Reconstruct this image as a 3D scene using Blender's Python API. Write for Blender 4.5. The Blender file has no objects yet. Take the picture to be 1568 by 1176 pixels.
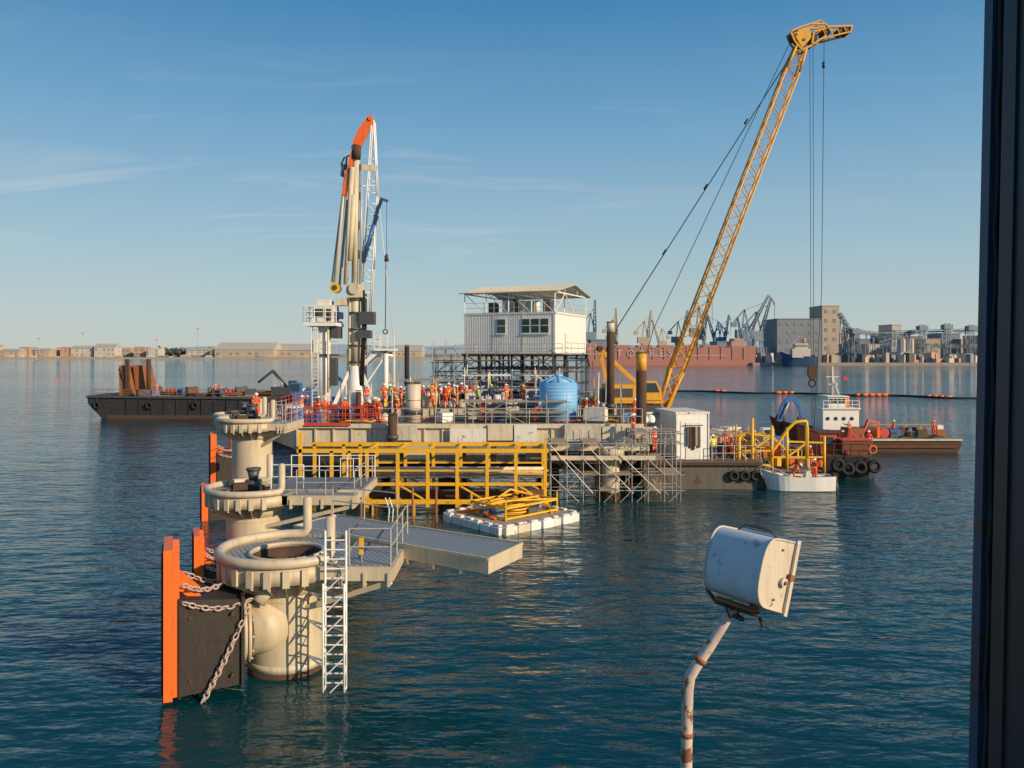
import bpy, math, random
from mathutils import Vector, Matrix
R = random.Random(11)
scene = bpy.context.scene
scene.view_settings.view_transform = 'Standard'
scene.view_settings.look = 'None'
scene.view_settings.exposure = 0
V = Vector
def X(u, d): return (u-784)*d/1220
def Z(v, d): return 10-(v-540)*d/1220
def P(u, v, d): return V((X(u, d), d, Z(v, d)))

# ------------------------------------------------------------ materials
def mat(name, col, rough=0.6, metal=0.0, var=0.15, rust=0.0, dirt=0.25, scale=1.5, bump=0.0,
        rustcol=(0.12, 0.04, 0.015), dirtcol=None, stripes=None):
    m = bpy.data.materials.new(name); m.use_nodes = True
    nt = m.node_tree; N = nt.nodes; L = nt.links
    bs = N['Principled BSDF']; bs.inputs['Roughness'].default_value = rough
    bs.inputs['Metallic'].default_value = metal
    tc = N.new('ShaderNodeTexCoord')
    n1 = N.new('ShaderNodeTexNoise'); n1.inputs['Scale'].default_value = scale; n1.inputs['Detail'].default_value = 6
    L.new(tc.outputs['Object'], n1.inputs['Vector'])
    mx = N.new('ShaderNodeMix'); mx.data_type = 'RGBA'
    mx.inputs[6].default_value = (*[c*(1-var) for c in col], 1)
    mx.inputs[7].default_value = (*[min(1, c*(1+var)) for c in col], 1)
    L.new(n1.outputs['Fac'], mx.inputs[0]); out = mx.outputs[2]
    if dirt > 0:
        mp = N.new('ShaderNodeMapping'); mp.inputs['Scale'].default_value = (1.7, 1.7, 0.25)
        L.new(tc.outputs['Object'], mp.inputs[0])
        n2 = N.new('ShaderNodeTexNoise'); n2.inputs['Scale'].default_value = scale*2.2; n2.inputs['Detail'].default_value = 8
        n2.inputs['Roughness'].default_value = 0.65
        L.new(mp.outputs[0], n2.inputs['Vector'])
        mr = N.new('ShaderNodeMapRange'); mr.inputs[1].default_value = 0.48; mr.inputs[2].default_value = 0.72
        mr.inputs[3].default_value = 0; mr.inputs[4].default_value = dirt
        L.new(n2.outputs['Fac'], mr.inputs[0])
        m2 = N.new('ShaderNodeMix'); m2.data_type = 'RGBA'
        dc = dirtcol or [c*0.35+0.02 for c in col]
        m2.inputs[7].default_value = (*dc, 1)
        L.new(mr.outputs[0], m2.inputs[0]); L.new(out, m2.inputs[6]); out = m2.outputs[2]
    if rust > 0:
        n3 = N.new('ShaderNodeTexNoise'); n3.inputs['Scale'].default_value = scale*1.6; n3.inputs['Detail'].default_value = 10
        n3.inputs['Roughness'].default_value = 0.7
        L.new(tc.outputs['Object'], n3.inputs['Vector'])
        mr = N.new('ShaderNodeMapRange'); t = 0.72-0.3*rust
        mr.inputs[1].default_value = t; mr.inputs[2].default_value = t+0.04
        L.new(n3.outputs['Fac'], mr.inputs[0])
        m3 = N.new('ShaderNodeMix'); m3.data_type = 'RGBA'; m3.inputs[7].default_value = (*rustcol, 1)
        L.new(mr.outputs[0], m3.inputs[0]); L.new(out, m3.inputs[6]); out = m3.outputs[2]
    if stripes:
        sp = N.new('ShaderNodeSeparateXYZ'); L.new(tc.outputs['Object'], sp.inputs[0])
        fac = None
        for z in stripes:
            c = N.new('ShaderNodeMath'); c.operation = 'COMPARE'; c.inputs[1].default_value = z; c.inputs[2].default_value = 0.03
            L.new(sp.outputs[2], c.inputs[0])
            if fac is None: fac = c.outputs[0]
            else:
                a = N.new('ShaderNodeMath'); a.operation = 'MAXIMUM'; L.new(fac, a.inputs[0]); L.new(c.outputs[0], a.inputs[1]); fac = a.outputs[0]
        m4 = N.new('ShaderNodeMix'); m4.data_type = 'RGBA'; m4.inputs[7].default_value = (0.7, 0.7, 0.62, 1)
        L.new(fac, m4.inputs[0]); L.new(out, m4.inputs[6]); out = m4.outputs[2]
    L.new(out, bs.inputs['Base Color'])
    if bump > 0:
        b = N.new('ShaderNodeBump'); b.inputs['Strength'].default_value = 1; b.inputs['Distance'].default_value = bump
        L.new(n1.outputs['Fac'], b.inputs['Height']); L.new(b.outputs[0], bs.inputs['Normal'])
    return m

def grating(name, col, pitch=0.12):
    m = mat(name, col, rough=0.5, dirt=0.3)
    nt = m.node_tree; N = nt.nodes; L = nt.links; bs = N['Principled BSDF']
    tc = N.new('ShaderNodeTexCoord'); sp = N.new('ShaderNodeSeparateXYZ'); L.new(tc.outputs['Object'], sp.inputs[0])
    src = bs.inputs['Base Color'].links[0].from_socket
    fr = N.new('ShaderNodeMath'); fr.operation = 'PINGPONG'; fr.inputs[1].default_value = pitch
    ad = N.new('ShaderNodeMath'); ad.operation = 'MULTIPLY_ADD'; ad.inputs[1].default_value = 0.55
    L.new(sp.outputs[1], ad.inputs[0]); L.new(sp.outputs[0], ad.inputs[2]); L.new(ad.outputs[0], fr.inputs[0])
    lt = N.new('ShaderNodeMath'); lt.operation = 'LESS_THAN'; lt.inputs[1].default_value = pitch*0.35
    L.new(fr.outputs[0], lt.inputs[0])
    mx = N.new('ShaderNodeMix'); mx.data_type = 'RGBA'; mx.inputs[7].default_value = (*[c*0.55 for c in col], 1)
    L.new(lt.outputs[0], mx.inputs[0]); L.new(src, mx.inputs[6]); L.new(mx.outputs[2], bs.inputs['Base Color'])
    return m

M = {}
M['cream'] = mat('cream_paint', (0.56, 0.47, 0.33), 0.5, var=0.10, dirt=0.4, rust=0.12, scale=1.1, rustcol=(0.25, 0.15, 0.07))
M['creamw'] = mat('cream_weathered', (0.62, 0.54, 0.40), 0.6, var=0.15, dirt=0.5, rust=0.25, scale=1.0, rustcol=(0.2, 0.1, 0.05))
M['white'] = mat('white_paint', (0.80, 0.79, 0.75), 0.45, var=0.05, dirt=0.18, rust=0.05)
M['whitew'] = mat('white_worn', (0.72, 0.69, 0.62), 0.6, var=0.12, dirt=0.5, rust=0.35)
M['yellow'] = mat('yellow_paint', (0.80, 0.44, 0.025), 0.45, var=0.1, dirt=0.3, rust=0.2)
M['yellowc'] = mat('crane_yellow', (0.74, 0.36, 0.03), 0.5, var=0.12, dirt=0.4, rust=0.2)
M['orange'] = mat('orange_paint', (0.82, 0.15, 0.02), 0.45, var=0.1, dirt=0.35, rust=0.15)
M['red'] = mat('red_paint', (0.55, 0.07, 0.04), 0.5, dirt=0.4, rust=0.2)
M['blue'] = mat('blue_paint', (0.04, 0.16, 0.42), 0.45, dirt=0.3, rust=0.1)
M['tank'] = mat('blue_plastic', (0.20, 0.46, 0.76), 0.5, var=0.06, dirt=0.12)
M['navy'] = mat('navy_paint', (0.02, 0.04, 0.10), 0.5, dirt=0.4)
M['black'] = mat('black_rubber', (0.015, 0.014, 0.014), 0.8, dirt=0.4, dirtcol=(0.05, 0.045, 0.04), bump=0.01)
M['rubber'] = mat('fender_rubber', (0.028, 0.021, 0.017), 0.65, dirt=0.5, dirtcol=(0.06, 0.045, 0.036), scale=3, bump=0.02)
M['hull'] = mat('black_hull', (0.022, 0.025, 0.03), 0.6, dirt=0.5, dirtcol=(0.07, 0.04, 0.025), rust=0.5, rustcol=(0.09, 0.04, 0.02), scale=0.8)
M['hullg'] = mat('grey_hull', (0.12, 0.11, 0.095), 0.65, dirt=0.6, rust=0.5, scale=0.8)
M['rust'] = mat('rust', (0.16, 0.06, 0.025), 0.85, var=0.4, dirt=0.4, scale=2, bump=0.01)
M['rustd'] = mat('dark_rust', (0.08, 0.042, 0.025), 0.85, var=0.4, dirt=0.4, scale=2, bump=0.01)
M['rusto'] = mat('orange_rust', (0.30, 0.11, 0.04), 0.85, var=0.4, dirt=0.5, scale=3)
M['steel'] = mat('galvanised_steel', (0.46, 0.44, 0.40), 0.45, metal=0.2, dirt=0.3, scale=3)
M['steeld'] = mat('dark_steel', (0.09, 0.09, 0.095), 0.5, metal=0.3, dirt=0.4)
M['cable'] = mat('steel_cable', (0.03, 0.03, 0.03), 0.6, dirt=0)
M['wood'] = mat('scaffold_plank', (0.38, 0.29, 0.19), 0.8, dirt=0.5)
M['deck'] = mat('deck_plate', (0.24, 0.205, 0.16), 0.75, var=0.3, dirt=0.6, rust=0.4, scale=0.7)
M['tarp'] = mat('grey_tarpaulin', (0.52, 0.47, 0.38), 0.75, var=0.25, dirt=0.6, scale=0.9, rust=0.2, bump=0.08, rustcol=(0.25, 0.2, 0.15))
M['glass'] = mat('window_glass', (0.03, 0.06, 0.06), 0.08, dirt=0)
M['grate'] = grating('steel_grating', (0.25, 0.27, 0.28), 0.09)
M['grated'] = grating('dark_grating', (0.17, 0.18, 0.19), 0.12)
M['roof'] = mat('sheet_roof', (0.50, 0.46, 0.38), 0.5, dirt=0.5, scale=0.6)
M['chain'] = mat('chain_galv', (0.50, 0.38, 0.32), 0.6, dirt=0.5, rust=0.4, scale=5, rustcol=(0.3, 0.1, 0.04))
M['skin'] = mat('skin', (0.42, 0.22, 0.14), 0.6, dirt=0)
M['suit'] = mat('orange_workwear', (0.80, 0.10, 0.012), 0.8, dirt=0.3, scale=6, stripes=(0.38, 1.12))
M['suitb'] = mat('navy_workwear', (0.02, 0.035, 0.09), 0.8, dirt=0.1, stripes=(0.38,))
M['suity'] = mat('yellow_vest', (0.60, 0.60, 0.05), 0.8, dirt=0.1, stripes=(1.12, 1.28))
M['boot'] = mat('boots', (0.02, 0.015, 0.012), 0.7, dirt=0)
M['helmw'] = mat('helmet_white', (0.75, 0.75, 0.72), 0.3, dirt=0)
M['helmy'] = mat('helmet_yellow', (0.8, 0.5, 0.02), 0.3, dirt=0)
M['sand'] = mat('sand', (0.46, 0.37, 0.25), 0.9, dirt=0.3, scale=0.05)
M['earth'] = mat('dry_ground', (0.30, 0.25, 0.18), 0.95, dirt=0.4, scale=0.02)
M['quay'] = mat('quay_concrete', (0.30, 0.27, 0.24), 0.85, dirt=0.5, scale=0.1)
M['bw'] = mat('render_white', (0.52, 0.48, 0.43), 0.8, dirt=0.3, scale=0.08)  # far building walls: base colours paled to stand in for distance haze
M['bt'] = mat('render_tan', (0.44, 0.36, 0.28), 0.8, dirt=0.3, scale=0.08)
M['bo'] = mat('render_orange', (0.50, 0.30, 0.21), 0.8, dirt=0.3, scale=0.08)
M['bg'] = mat('render_greyblue_hazed', (0.20, 0.235, 0.275), 0.8, dirt=0.3, scale=0.08)  # grey-blue lightened, haze painted into the wall colour
M['bwin'] = mat('hazed_openings', (0.21, 0.23, 0.25), 0.5, dirt=0)  # openings kept pale, low-contrast haze is part of this colour
M['ship'] = mat('red_ship_hull', (0.38, 0.16, 0.13), 0.7, dirt=0.5, scale=0.06, dirtcol=(0.34, 0.23, 0.20))
M['shipw'] = mat('ship_faded', (0.42, 0.26, 0.22), 0.7, dirt=0.4, scale=0.06)
M['navyf'] = mat('blue_ship_hull', (0.03, 0.08, 0.18), 0.6, dirt=0.3, scale=0.1)
M['hcr'] = mat('harbour_crane_grey_hazed', (0.20, 0.26, 0.32), 0.7, dirt=0.2, scale=0.1)  # crane grey lightened to paint in the haze of distance
M['hcb'] = mat('harbour_crane_blue', (0.09, 0.18, 0.33), 0.7, dirt=0.2, scale=0.1)
M['hcy'] = mat('harbour_crane_tan', (0.44, 0.36, 0.26), 0.7, dirt=0.2, scale=0.1)
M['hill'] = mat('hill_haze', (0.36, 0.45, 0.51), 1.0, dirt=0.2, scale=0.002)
M['tree'] = mat('foliage', (0.10, 0.12, 0.09), 0.9, var=0.5, dirt=0.4, scale=0.2)
M['wallp'] = mat('painted_bulkhead', (0.016, 0.019, 0.026), 0.5, var=.5, dirt=0.8, dirtcol=(0.05, 0.032, 0.024), rust=0.35, rustcol=(0.06, 0.034, 0.022), scale=2.2, bump=0.004)
M['wallb'] = mat('blue_edge_paint', (0.02, 0.05, 0.10), 0.5, dirt=0.7, dirtcol=(0.02, 0.02, 0.025), rust=0.45, rustcol=(0.05, 0.03, 0.02), scale=4)
M['lampw'] = mat('peeling_enamel_shaded', (0.56, 0.58, 0.62), 0.6, var=0.08, dirt=0.5, dirtcol=(0.36, 0.38, 0.43), rust=0.42, rustcol=(0.26, 0.30, 0.38), scale=6, bump=0.004)  # floodlight back: peeling paint, plus cool shade tinted into the base colour
M['lampe'] = mat('cream_enamel_sunlit', (0.60, 0.52, 0.41), 0.5, var=0.1, dirt=0.5, rust=0.25, rustcol=(0.2, 0.10, 0.05), scale=6, bump=0.002)  # floodlight end caps: worn enamel with warm sunlight painted into its colour
M['pole'] = mat('rusty_white_pole', (0.58, 0.47, 0.41), 0.6, var=0.1, dirt=0.45, rust=0.55, rustcol=(0.22, 0.09, 0.04), scale=6, bump=0.003)

# ------------------------------------------------------------ mesh builder
def frame(d):
    d = d.normalized()
    a = V((0, 0, 1)) if abs(d.z) < 0.9 else V((0, 1, 0))
    s = d.cross(a).normalized(); t = s.cross(d).normalized()
    return s, t
class MB:
    def __init__(s): s.v = []; s.f = []; s.m = []; s.sm = []; s.mats = []
    def add(s, vs, fs, m, smooth=False):
        if m not in s.mats: s.mats.append(m)
        k = s.mats.index(m); o = len(s.v)
        s.v += [tuple(v) for v in vs]
        for i, f in enumerate(fs):
            s.f.append([o+j for j in f]); s.m.append(k)
            s.sm.append(smooth if not isinstance(smooth, list) else smooth[i])
    def ext(s, poly, vec, m):
        n = len(poly); vec = V(vec); poly = [V(p) for p in poly]
        vs = poly+[p+vec for p in poly]
        fs = [list(range(n))[::-1], list(range(n, 2*n))]+[[i, (i+1) % n, n+(i+1) % n, n+i] for i in range(n)]
        s.add(vs, fs, m)
    def prism(s, xy, z0, z1, m): s.ext([(x, y, z0) for x, y in xy], (0, 0, z1-z0), m)
    def bx(s, x0, x1, y0, y1, z0, z1, m): s.prism([(x0, y0), (x1, y0), (x1, y1), (x0, y1)], z0, z1, m)
    def box(s, c, size, m, rot=0):
        c = V(c); cs, sn = math.cos(rot), math.sin(rot); hx, hy, hz = size[0]/2, size[1]/2, size[2]/2
        xy = [(c.x+a*cs-b*sn, c.y+a*sn+b*cs) for a, b in ((-hx, -hy), (hx, -hy), (hx, hy), (-hx, hy))]
        s.prism(xy, c.z-hz, c.z+hz, m)
    def tube(s, p, q, r, m, n=8, r2=None, caps=True):
        p, q = V(p), V(q); r2 = r if r2 is None else r2
        if (q-p).length < 1e-6: return
        a, b = frame(q-p); vs = []
        for c, rr in ((p, r), (q, r2)):
            for i in range(n):
                t = 2*math.pi*i/n; vs.append(c+a*math.cos(t)*rr+b*math.sin(t)*rr)
        fs = [[i, (i+1) % n, n+(i+1) % n, n+i] for i in range(n)]; sm = [n > 5]*n
        if caps: fs += [list(range(n))[::-1], list(range(n, 2*n))]; sm += [False]*2
        s.add(vs, fs, m, sm)
    def beam(s, p, q, w, m, h=None):
        p, q = V(p), V(q); h = h or w; a, b = frame(q-p)
        poly = [p+a*w/2+b*h/2, p-a*w/2+b*h/2, p-a*w/2-b*h/2, p+a*w/2-b*h/2]
        s.ext(poly, q-p, m)
    def path(s, pts, r, m, n=8, closed=False):
        pts = [V(p) for p in pts]; k = len(pts); vs = []; fs = []
        rs = r if isinstance(r, list) else [r]*k
        a = None
        for i, p in enumerate(pts):
            d = (pts[(i+1) % k]-pts[i-1]) if closed else (pts[min(i+1, k-1)]-pts[max(i-1, 0)])
            d.normalize()
            if a is None: a, b = frame(d)
            else:
                a = (a-d*a.dot(d)).normalized()
            b = d.cross(a)
            for j in range(n):
                t = 2*math.pi*j/n; vs.append(p+(a*math.cos(t)+b*math.sin(t))*rs[i])
        for i in range(k if closed else k-1):
            for j in range(n):
                i2 = (i+1) % k
                fs.append([i*n+j, i*n+(j+1) % n, i2*n+(j+1) % n, i2*n+j])
        if not closed: fs += [list(range(n))[::-1], list(range((k-1)*n, k*n))]
        s.add(vs, fs, m, True)
    def torus(s, c, Rr, r, m, nrm=(0, 0, 1), n=20, k=8, sx=1.0, up=None):
        c = V(c); a, b = frame(V(nrm))
        if up is not None:
            a = V(up).normalized(); b = V(nrm).normalized().cross(a)
        s.path([c+a*math.cos(2*math.pi*i/n)*Rr*sx+b*math.sin(2*math.pi*i/n)*Rr for i in range(n)], r, m, k, True)
    def annulus(s, c, ri, ro, z0, z1, m, n=48):
        vs = []
        for z in (z0, z1):
            for r in (ri, ro):
                for i in range(n):
                    t = 2*math.pi*i/n; vs.append((c[0]+r*math.cos(t), c[1]+r*math.sin(t), z))
        fs = []; sm = []
        for i in range(n):
            j = (i+1) % n
            fs += [[i, j, n+j, n+i], [2*n+i, 3*n+i, 3*n+j, 2*n+j], [n+i, n+j, 3*n+j, 3*n+i], [i, 2*n+i, 2*n+j, j]]
            sm += [False, False, True, True]
        s.add(vs, fs, m, sm)
    def dome(s, c, r, h, m, n=16, k=5):
        vs = []; fs = []
        for i in range(k+1):
            t = math.pi/2*i/k
            for j in range(n):
                a = 2*math.pi*j/n; vs.append((c[0]+r*math.cos(t)*math.cos(a), c[1]+r*math.cos(t)*math.sin(a), c[2]+h*math.sin(t)))
        for i in range(k):
            for j in range(n): fs.append([i*n+j, i*n+(j+1) % n, (i+1)*n+(j+1) % n, (i+1)*n+j])
        s.add(vs, fs, m, True)
    def obj(s, name, parent=None, origin=None):
        me = bpy.data.meshes.new(name)
        o0 = V(origin) if origin else V((0, 0, 0))
        me.from_pydata([tuple(V(v)-o0) for v in s.v], [], s.f)
        for m in s.mats: me.materials.append(M[m])
        me.polygons.foreach_set('material_index', s.m)
        me.polygons.foreach_set('use_smooth', s.sm)
        me.update()
        ob = bpy.data.objects.new(name, me); ob.location = o0
        scene.collection.objects.link(ob)
        if parent: ob.parent = parent
        return ob
def empty(name):
    e = bpy.data.objects.new(name, None); scene.collection.objects.link(e); return e

def rail(b, pts, m='steel', h=1.1, step=1.5, r=0.025, rows=2):
    pts = [V(p) for p in pts]; up = V((0, 0, 1))
    for p, q in zip(pts[:-1], pts[1:]):
        for k in range(rows):
            z = h*(k+1)/rows; b.tube(p+up*z, q+up*z, r, m, 5)
        n = max(1, round((q-p).length/step))
        for i in range(n+1):
            c = p.lerp(q, i/n); b.tube(c, c+up*h, r*1.15, m, 5)
def ladder(b, p, q, wv, m='steel', step=0.3, r=0.03):
    p, q, wv = V(p), V(q), V(wv)
    b.tube(p, q, r, m, 6); b.tube(p+wv, q+wv, r, m, 6)
    n = int((q-p).length/step)
    for i in range(1, n): c = p.lerp(q, i/n); b.tube(c, c+wv, r*0.75, m, 5)
def scaffold(b, x0, x1, y0, y1, z0, z1, dx, dy, dz, m='steel', r=0.03, diag=0.4, deck=True, seed=1):
    rr = random.Random(seed)
    nx, ny, nz = [max(1, round(a/c)) for a, c in ((x1-x0, dx), (y1-y0, dy), (z1-z0, dz))]
    gx = [x0+(x1-x0)*i/nx for i in range(nx+1)]; gy = [y0+(y1-y0)*i/ny for i in range(ny+1)]
    gz = [z0+(z1-z0)*i/nz for i in range(nz+1)]
    for x in gx:
        for y in gy: b.tube((x, y, z0-rr.random()*.3), (x, y, z1+rr.random()*0.9), r, m, 4)
    for z in gz[1:]:
        for y in gy: b.tube((x0-.3, y, z), (x1+.3, y, z), r, m, 4)
        for x in gx: b.tube((x, y0-.3, z), (x, y1+.3, z), r, m, 4)
    for i in range(nx):
        for k in range(nz):
            for y in (gy[0], gy[-1]):
                if rr.random() < diag:
                    a, c = (gx[i], gx[i+1]) if rr.random() < .5 else (gx[i+1], gx[i])
                    b.tube((a, y-.06, gz[k]), (c, y-.06, gz[k+1]), r, m, 4)
    if deck:
        for k in range(1, nz+1):
            for i in range(nx):
                if rr.random() < 0.45: b.bx(gx[i], gx[i+1], y0+.05, y1-.05, gz[k]+.05, gz[k]+.09, 'wood')
def lattice(b, p, q, w0, w1, m, n, rc=0.06, rb=0.03, side=V((0, 1, 0))):
    p, q = V(p), V(q); d = (q-p).normalized(); a = (side-d*side.dot(d)).normalized(); c = d.cross(a)
    def cor(t):
        w = w0+(w1-w0)*t; o = p.lerp(q, t)
        return [o+a*w/2+c*w/2, o-a*w/2+c*w/2, o-a*w/2-c*w/2, o+a*w/2-c*w/2]
    A = cor(0); B = cor(1)
    for i in range(4): b.tube(A[i], B[i], rc, m, 6)
    prev = A
    for k in range(1, n+1):
        cur = cor(k/n)
        for i in range(4):
            j = (i+1) % 4
            b.tube(prev[i], cur[j], rb, m, 4) if k % 2 else b.tube(prev[j], cur[i], rb, m, 4)
        prev = cur
def chain(b, p, q, sag=0.0, pitch=0.17, r=0.028, m='chain'):
    p, q = V(p), V(q); n = int((q-p).length/pitch)
    pts = [p.lerp(q, i/n)+V((0, 0, -sag*math.sin(math.pi*i/n))) for i in range(n+1)]
    for i in range(n):
        c = (pts[i]+pts[i+1])/2; d = (pts[i+1]-pts[i]).normalized(); s_, t_ = frame(d)
        b.torus(c, pitch*0.42, r, m, nrm=(s_+t_) if i % 2 else (s_-t_), n=10, k=5, sx=1.6, up=d)
def tire(b, c, Ro, nrm, m='black'):
    b.torus(c, Ro*0.7, Ro*0.3, m, nrm=nrm, n=20, k=8)

# ------------------------------------------------------------ world + sun + camera
sund = V((0.82, -0.57, 0)).normalized(); EL = math.radians(22)
tosun = V((sund.x*math.cos(EL), sund.y*math.cos(EL), math.sin(EL)))
w = bpy.data.worlds.new('World'); scene.world = w; w.use_nodes = True
nt = w.node_tree; N = nt.nodes; L = nt.links; bg = N['Background']
sky = N.new('ShaderNodeTexSky'); sky.sky_type = 'NISHITA'; sky.sun_disc = False
sky.sun_elevation = EL; sky.sun_rotation = math.atan2(sund.x, sund.y)
sky.air_density = 1.0; sky.dust_density = 0.6; sky.ozone_density = 2.2
tc = N.new('ShaderNodeTexCoord'); sp = N.new('ShaderNodeSeparateXYZ'); L.new(tc.outputs['Generated'], sp.inputs[0])
cr = N.new('ShaderNodeValToRGB'); L.new(sp.outputs[2], cr.inputs[0])
E = cr.color_ramp.elements
stops = [(0.0, (.54, .585, .55)), (0.05, (.47, .575, .58)), (0.12, (.365, .535, .615)), (0.20, (.26, .455, .61)), (0.28, (.16, .37, .58)), (0.40, (.058, .24, .475)), (1.0, (.035, .15, .37))]
E[0].position = 0; E[0].color = (*stops[0][1], 1); E[1].position = 1; E[1].color = (*stops[-1][1], 1)
for p_, c_ in stops[1:-1]:
    q_ = E.new(p_); q_.color = (*c_, 1)
sc = N.new('ShaderNodeVectorMath'); sc.operation = 'SCALE'; sc.inputs[3].default_value = 10; L.new(cr.outputs[0], sc.inputs[0])
mxs = N.new('ShaderNodeMix'); mxs.data_type = 'RGBA'; mxs.inputs[0].default_value = 0.88; L.new(sky.outputs[0], mxs.inputs[6]); L.new(sc.outputs[0], mxs.inputs[7])
ad = N.new('ShaderNodeMath'); ad.inputs[1].default_value = 0.12; L.new(sp.outputs[2], ad.inputs[0])
vs = N.new('ShaderNodeVectorMath'); vs.operation = 'DIVIDE'
cb = N.new('ShaderNodeCombineXYZ')
for i in range(3): L.new(ad.outputs[0], cb.inputs[i])
L.new(tc.outputs['Generated'], vs.inputs[0]); L.new(cb.outputs[0], vs.inputs[1])
mp = N.new('ShaderNodeMapping'); mp.inputs['Scale'].default_value = (0.9, 3.2, 0); mp.inputs['Rotation'].default_value = (0, 0, -0.12)
mp.inputs['Location'].default_value = (1.3, 2.6, 0)
L.new(vs.outputs[0], mp.inputs[0])
nz = N.new('ShaderNodeTexNoise'); nz.inputs['Scale'].default_value = 1.0; nz.inputs['Detail'].default_value = 9; nz.inputs['Roughness'].default_value = 0.55; nz.inputs['Distortion'].default_value = 0.8
L.new(mp.outputs[0], nz.inputs['Vector'])
mr = N.new('ShaderNodeMapRange'); mr.inputs[1].default_value = 0.53; mr.inputs[2].default_value = 0.85; mr.inputs[4].default_value = 0.55
L.new(nz.outputs['Fac'], mr.inputs[0])
zf = N.new('ShaderNodeMapRange'); zf.inputs[1].default_value = 0.06; zf.inputs[2].default_value = 0.16
L.new(sp.outputs[2], zf.inputs[0])
xf = N.new('ShaderNodeMapRange'); xf.inputs[1].default_value = 0.25; xf.inputs[2].default_value = -0.15; xf.inputs[3].default_value = 0.25
L.new(sp.outputs[0], xf.inputs[0])
zg = N.new('ShaderNodeMapRange'); zg.inputs[1].default_value = 0.36; zg.inputs[2].default_value = 0.26
L.new(sp.outputs[2], zg.inputs[0])
mu = N.new('ShaderNodeMath'); mu.operation = 'MULTIPLY'; L.new(mr.outputs[0], mu.inputs[0]); L.new(zf.outputs[0], mu.inputs[1])
mu2 = N.new('ShaderNodeMath'); mu2.operation = 'MULTIPLY'; L.new(mu.outputs[0], mu2.inputs[0]); L.new(xf.outputs[0], mu2.inputs[1])
mu3 = N.new('ShaderNodeMath'); mu3.operation = 'MULTIPLY'; L.new(mu2.outputs[0], mu3.inputs[0]); L.new(zg.outputs[0], mu3.inputs[1])
mxc = N.new('ShaderNodeMix'); mxc.data_type = 'RGBA'; mxc.inputs[7].default_value = (6.8, 6.9, 6.9, 1)
L.new(mu3.outputs[0], mxc.inputs[0]); L.new(mxs.outputs[2], mxc.inputs[6]); L.new(mxc.outputs[2], bg.inputs['Color'])
bg.inputs['Strength'].default_value = 0.1

sl = bpy.data.lights.new('sun', 'SUN'); sl.energy = 5.0; sl.angle = math.radians(0.5); sl.color = (1.0, 0.78, 0.52)
so = bpy.data.objects.new('sun', sl); scene.collection.objects.link(so); so.location = (0, 0, 60)
so.rotation_euler = (-tosun).to_track_quat('-Z', 'Y').to_euler()
cd = bpy.data.cameras.new('camera'); cam = bpy.data.objects.new('camera', cd); scene.collection.objects.link(cam)
cam.location = (0, 0, 10); cam.rotation_euler = (math.radians(90), 0, 0)
cd.sensor_width = 36; cd.lens = 1220/1568*36; cd.shift_y = -48/1568; cd.clip_end = 60000; cd.clip_start = 0.1
scene.camera = cam

# ------------------------------------------------------------ water
wm = bpy.data.materials.new('sea_water'); wm.use_nodes = True
nt = wm.node_tree; N = nt.nodes; L = nt.links; bs = N['Principled BSDF']
bs.inputs['Roughness'].default_value = 0.05; bs.inputs['IOR'].default_value = 1.33
bs.inputs['Base Color'].default_value = (0.001, 0.040, 0.050, 1)
tc = N.new('ShaderNodeTexCoord')
def nzn(scale, sx, rot, detail, dist=0.0, out='Fac'):
    mp = N.new('ShaderNodeMapping'); mp.inputs['Scale'].default_value = (sx, 1, 1); mp.inputs['Rotation'].default_value = (0, 0, rot)
    L.new(tc.outputs['Object'], mp.inputs[0])
    n = N.new('ShaderNodeTexNoise'); n.inputs['Scale'].default_value = scale; n.inputs['Detail'].default_value = detail; n.inputs['Distortion'].default_value = dist
    L.new(mp.outputs[0], n.inputs['Vector']); return n.outputs[out]
def ma(op, a, b_):
    m = N.new('ShaderNodeMath'); m.operation = op
    for i, q in enumerate((a, b_)):
        if isinstance(q, (int, float)): m.inputs[i].default_value = q
        else: L.new(q, m.inputs[i])
    return m.outputs[0]
def vm(op, a, b_=None, sc_=None):
    m = N.new('ShaderNodeVectorMath'); m.operation = op
    for i, q in enumerate((a, b_)):
        if q is None: continue
        if isinstance(q, tuple): m.inputs[i].default_value = q
        else: L.new(q, m.inputs[i])
    if sc_ is not None: m.inputs[3].default_value = sc_
    return m.outputs[0]
patch = nzn(0.02, 0.3, 0.2, 4)
pr = N.new('ShaderNodeMapRange'); pr.inputs[1].default_value = 0.35; pr.inputs[2].default_value = 0.65; pr.inputs[3].default_value = 0.6; pr.inputs[4].default_value = 1.15
L.new(patch, pr.inputs[0])
sl_ = None
for (s_, sx, rt, am) in ((0.5, .55, .4, .14), (1.7, .45, .3, .30), (5.0, .5, -.2, .30)):
    c_ = vm('SCALE', vm('SUBTRACT', nzn(s_, sx, rt, 2, .2, 'Color'), (.5, .5, .5)), sc_=am)
    sl_ = c_ if sl_ is None else vm('ADD', sl_, c_)
sm_ = vm('MULTIPLY', sl_, (0.45, 1.0, 0.0))
mm = N.new('ShaderNodeVectorMath'); mm.operation = 'SCALE'; L.new(sm_, mm.inputs[0]); L.new(pr.outputs[0], mm.inputs[3])
nn = vm('NORMALIZE', vm('ADD', mm.outputs[0], (0, 0, 1)))
h = ma('MULTIPLY', nzn(0.33, 0.5, 0.5, 2), 0.26)
h = ma('ADD', h, ma('MULTIPLY', nzn(1.25, 0.40, 0.35, 3, 0.3), 0.17))
h = ma('ADD', h, ma('MULTIPLY', nzn(3.6, 0.45, -0.3, 3), 0.055))
bp = N.new('ShaderNodeBump'); bp.inputs['Strength'].default_value = 1
L.new(pr.outputs[0], bp.inputs['Distance'])
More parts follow.
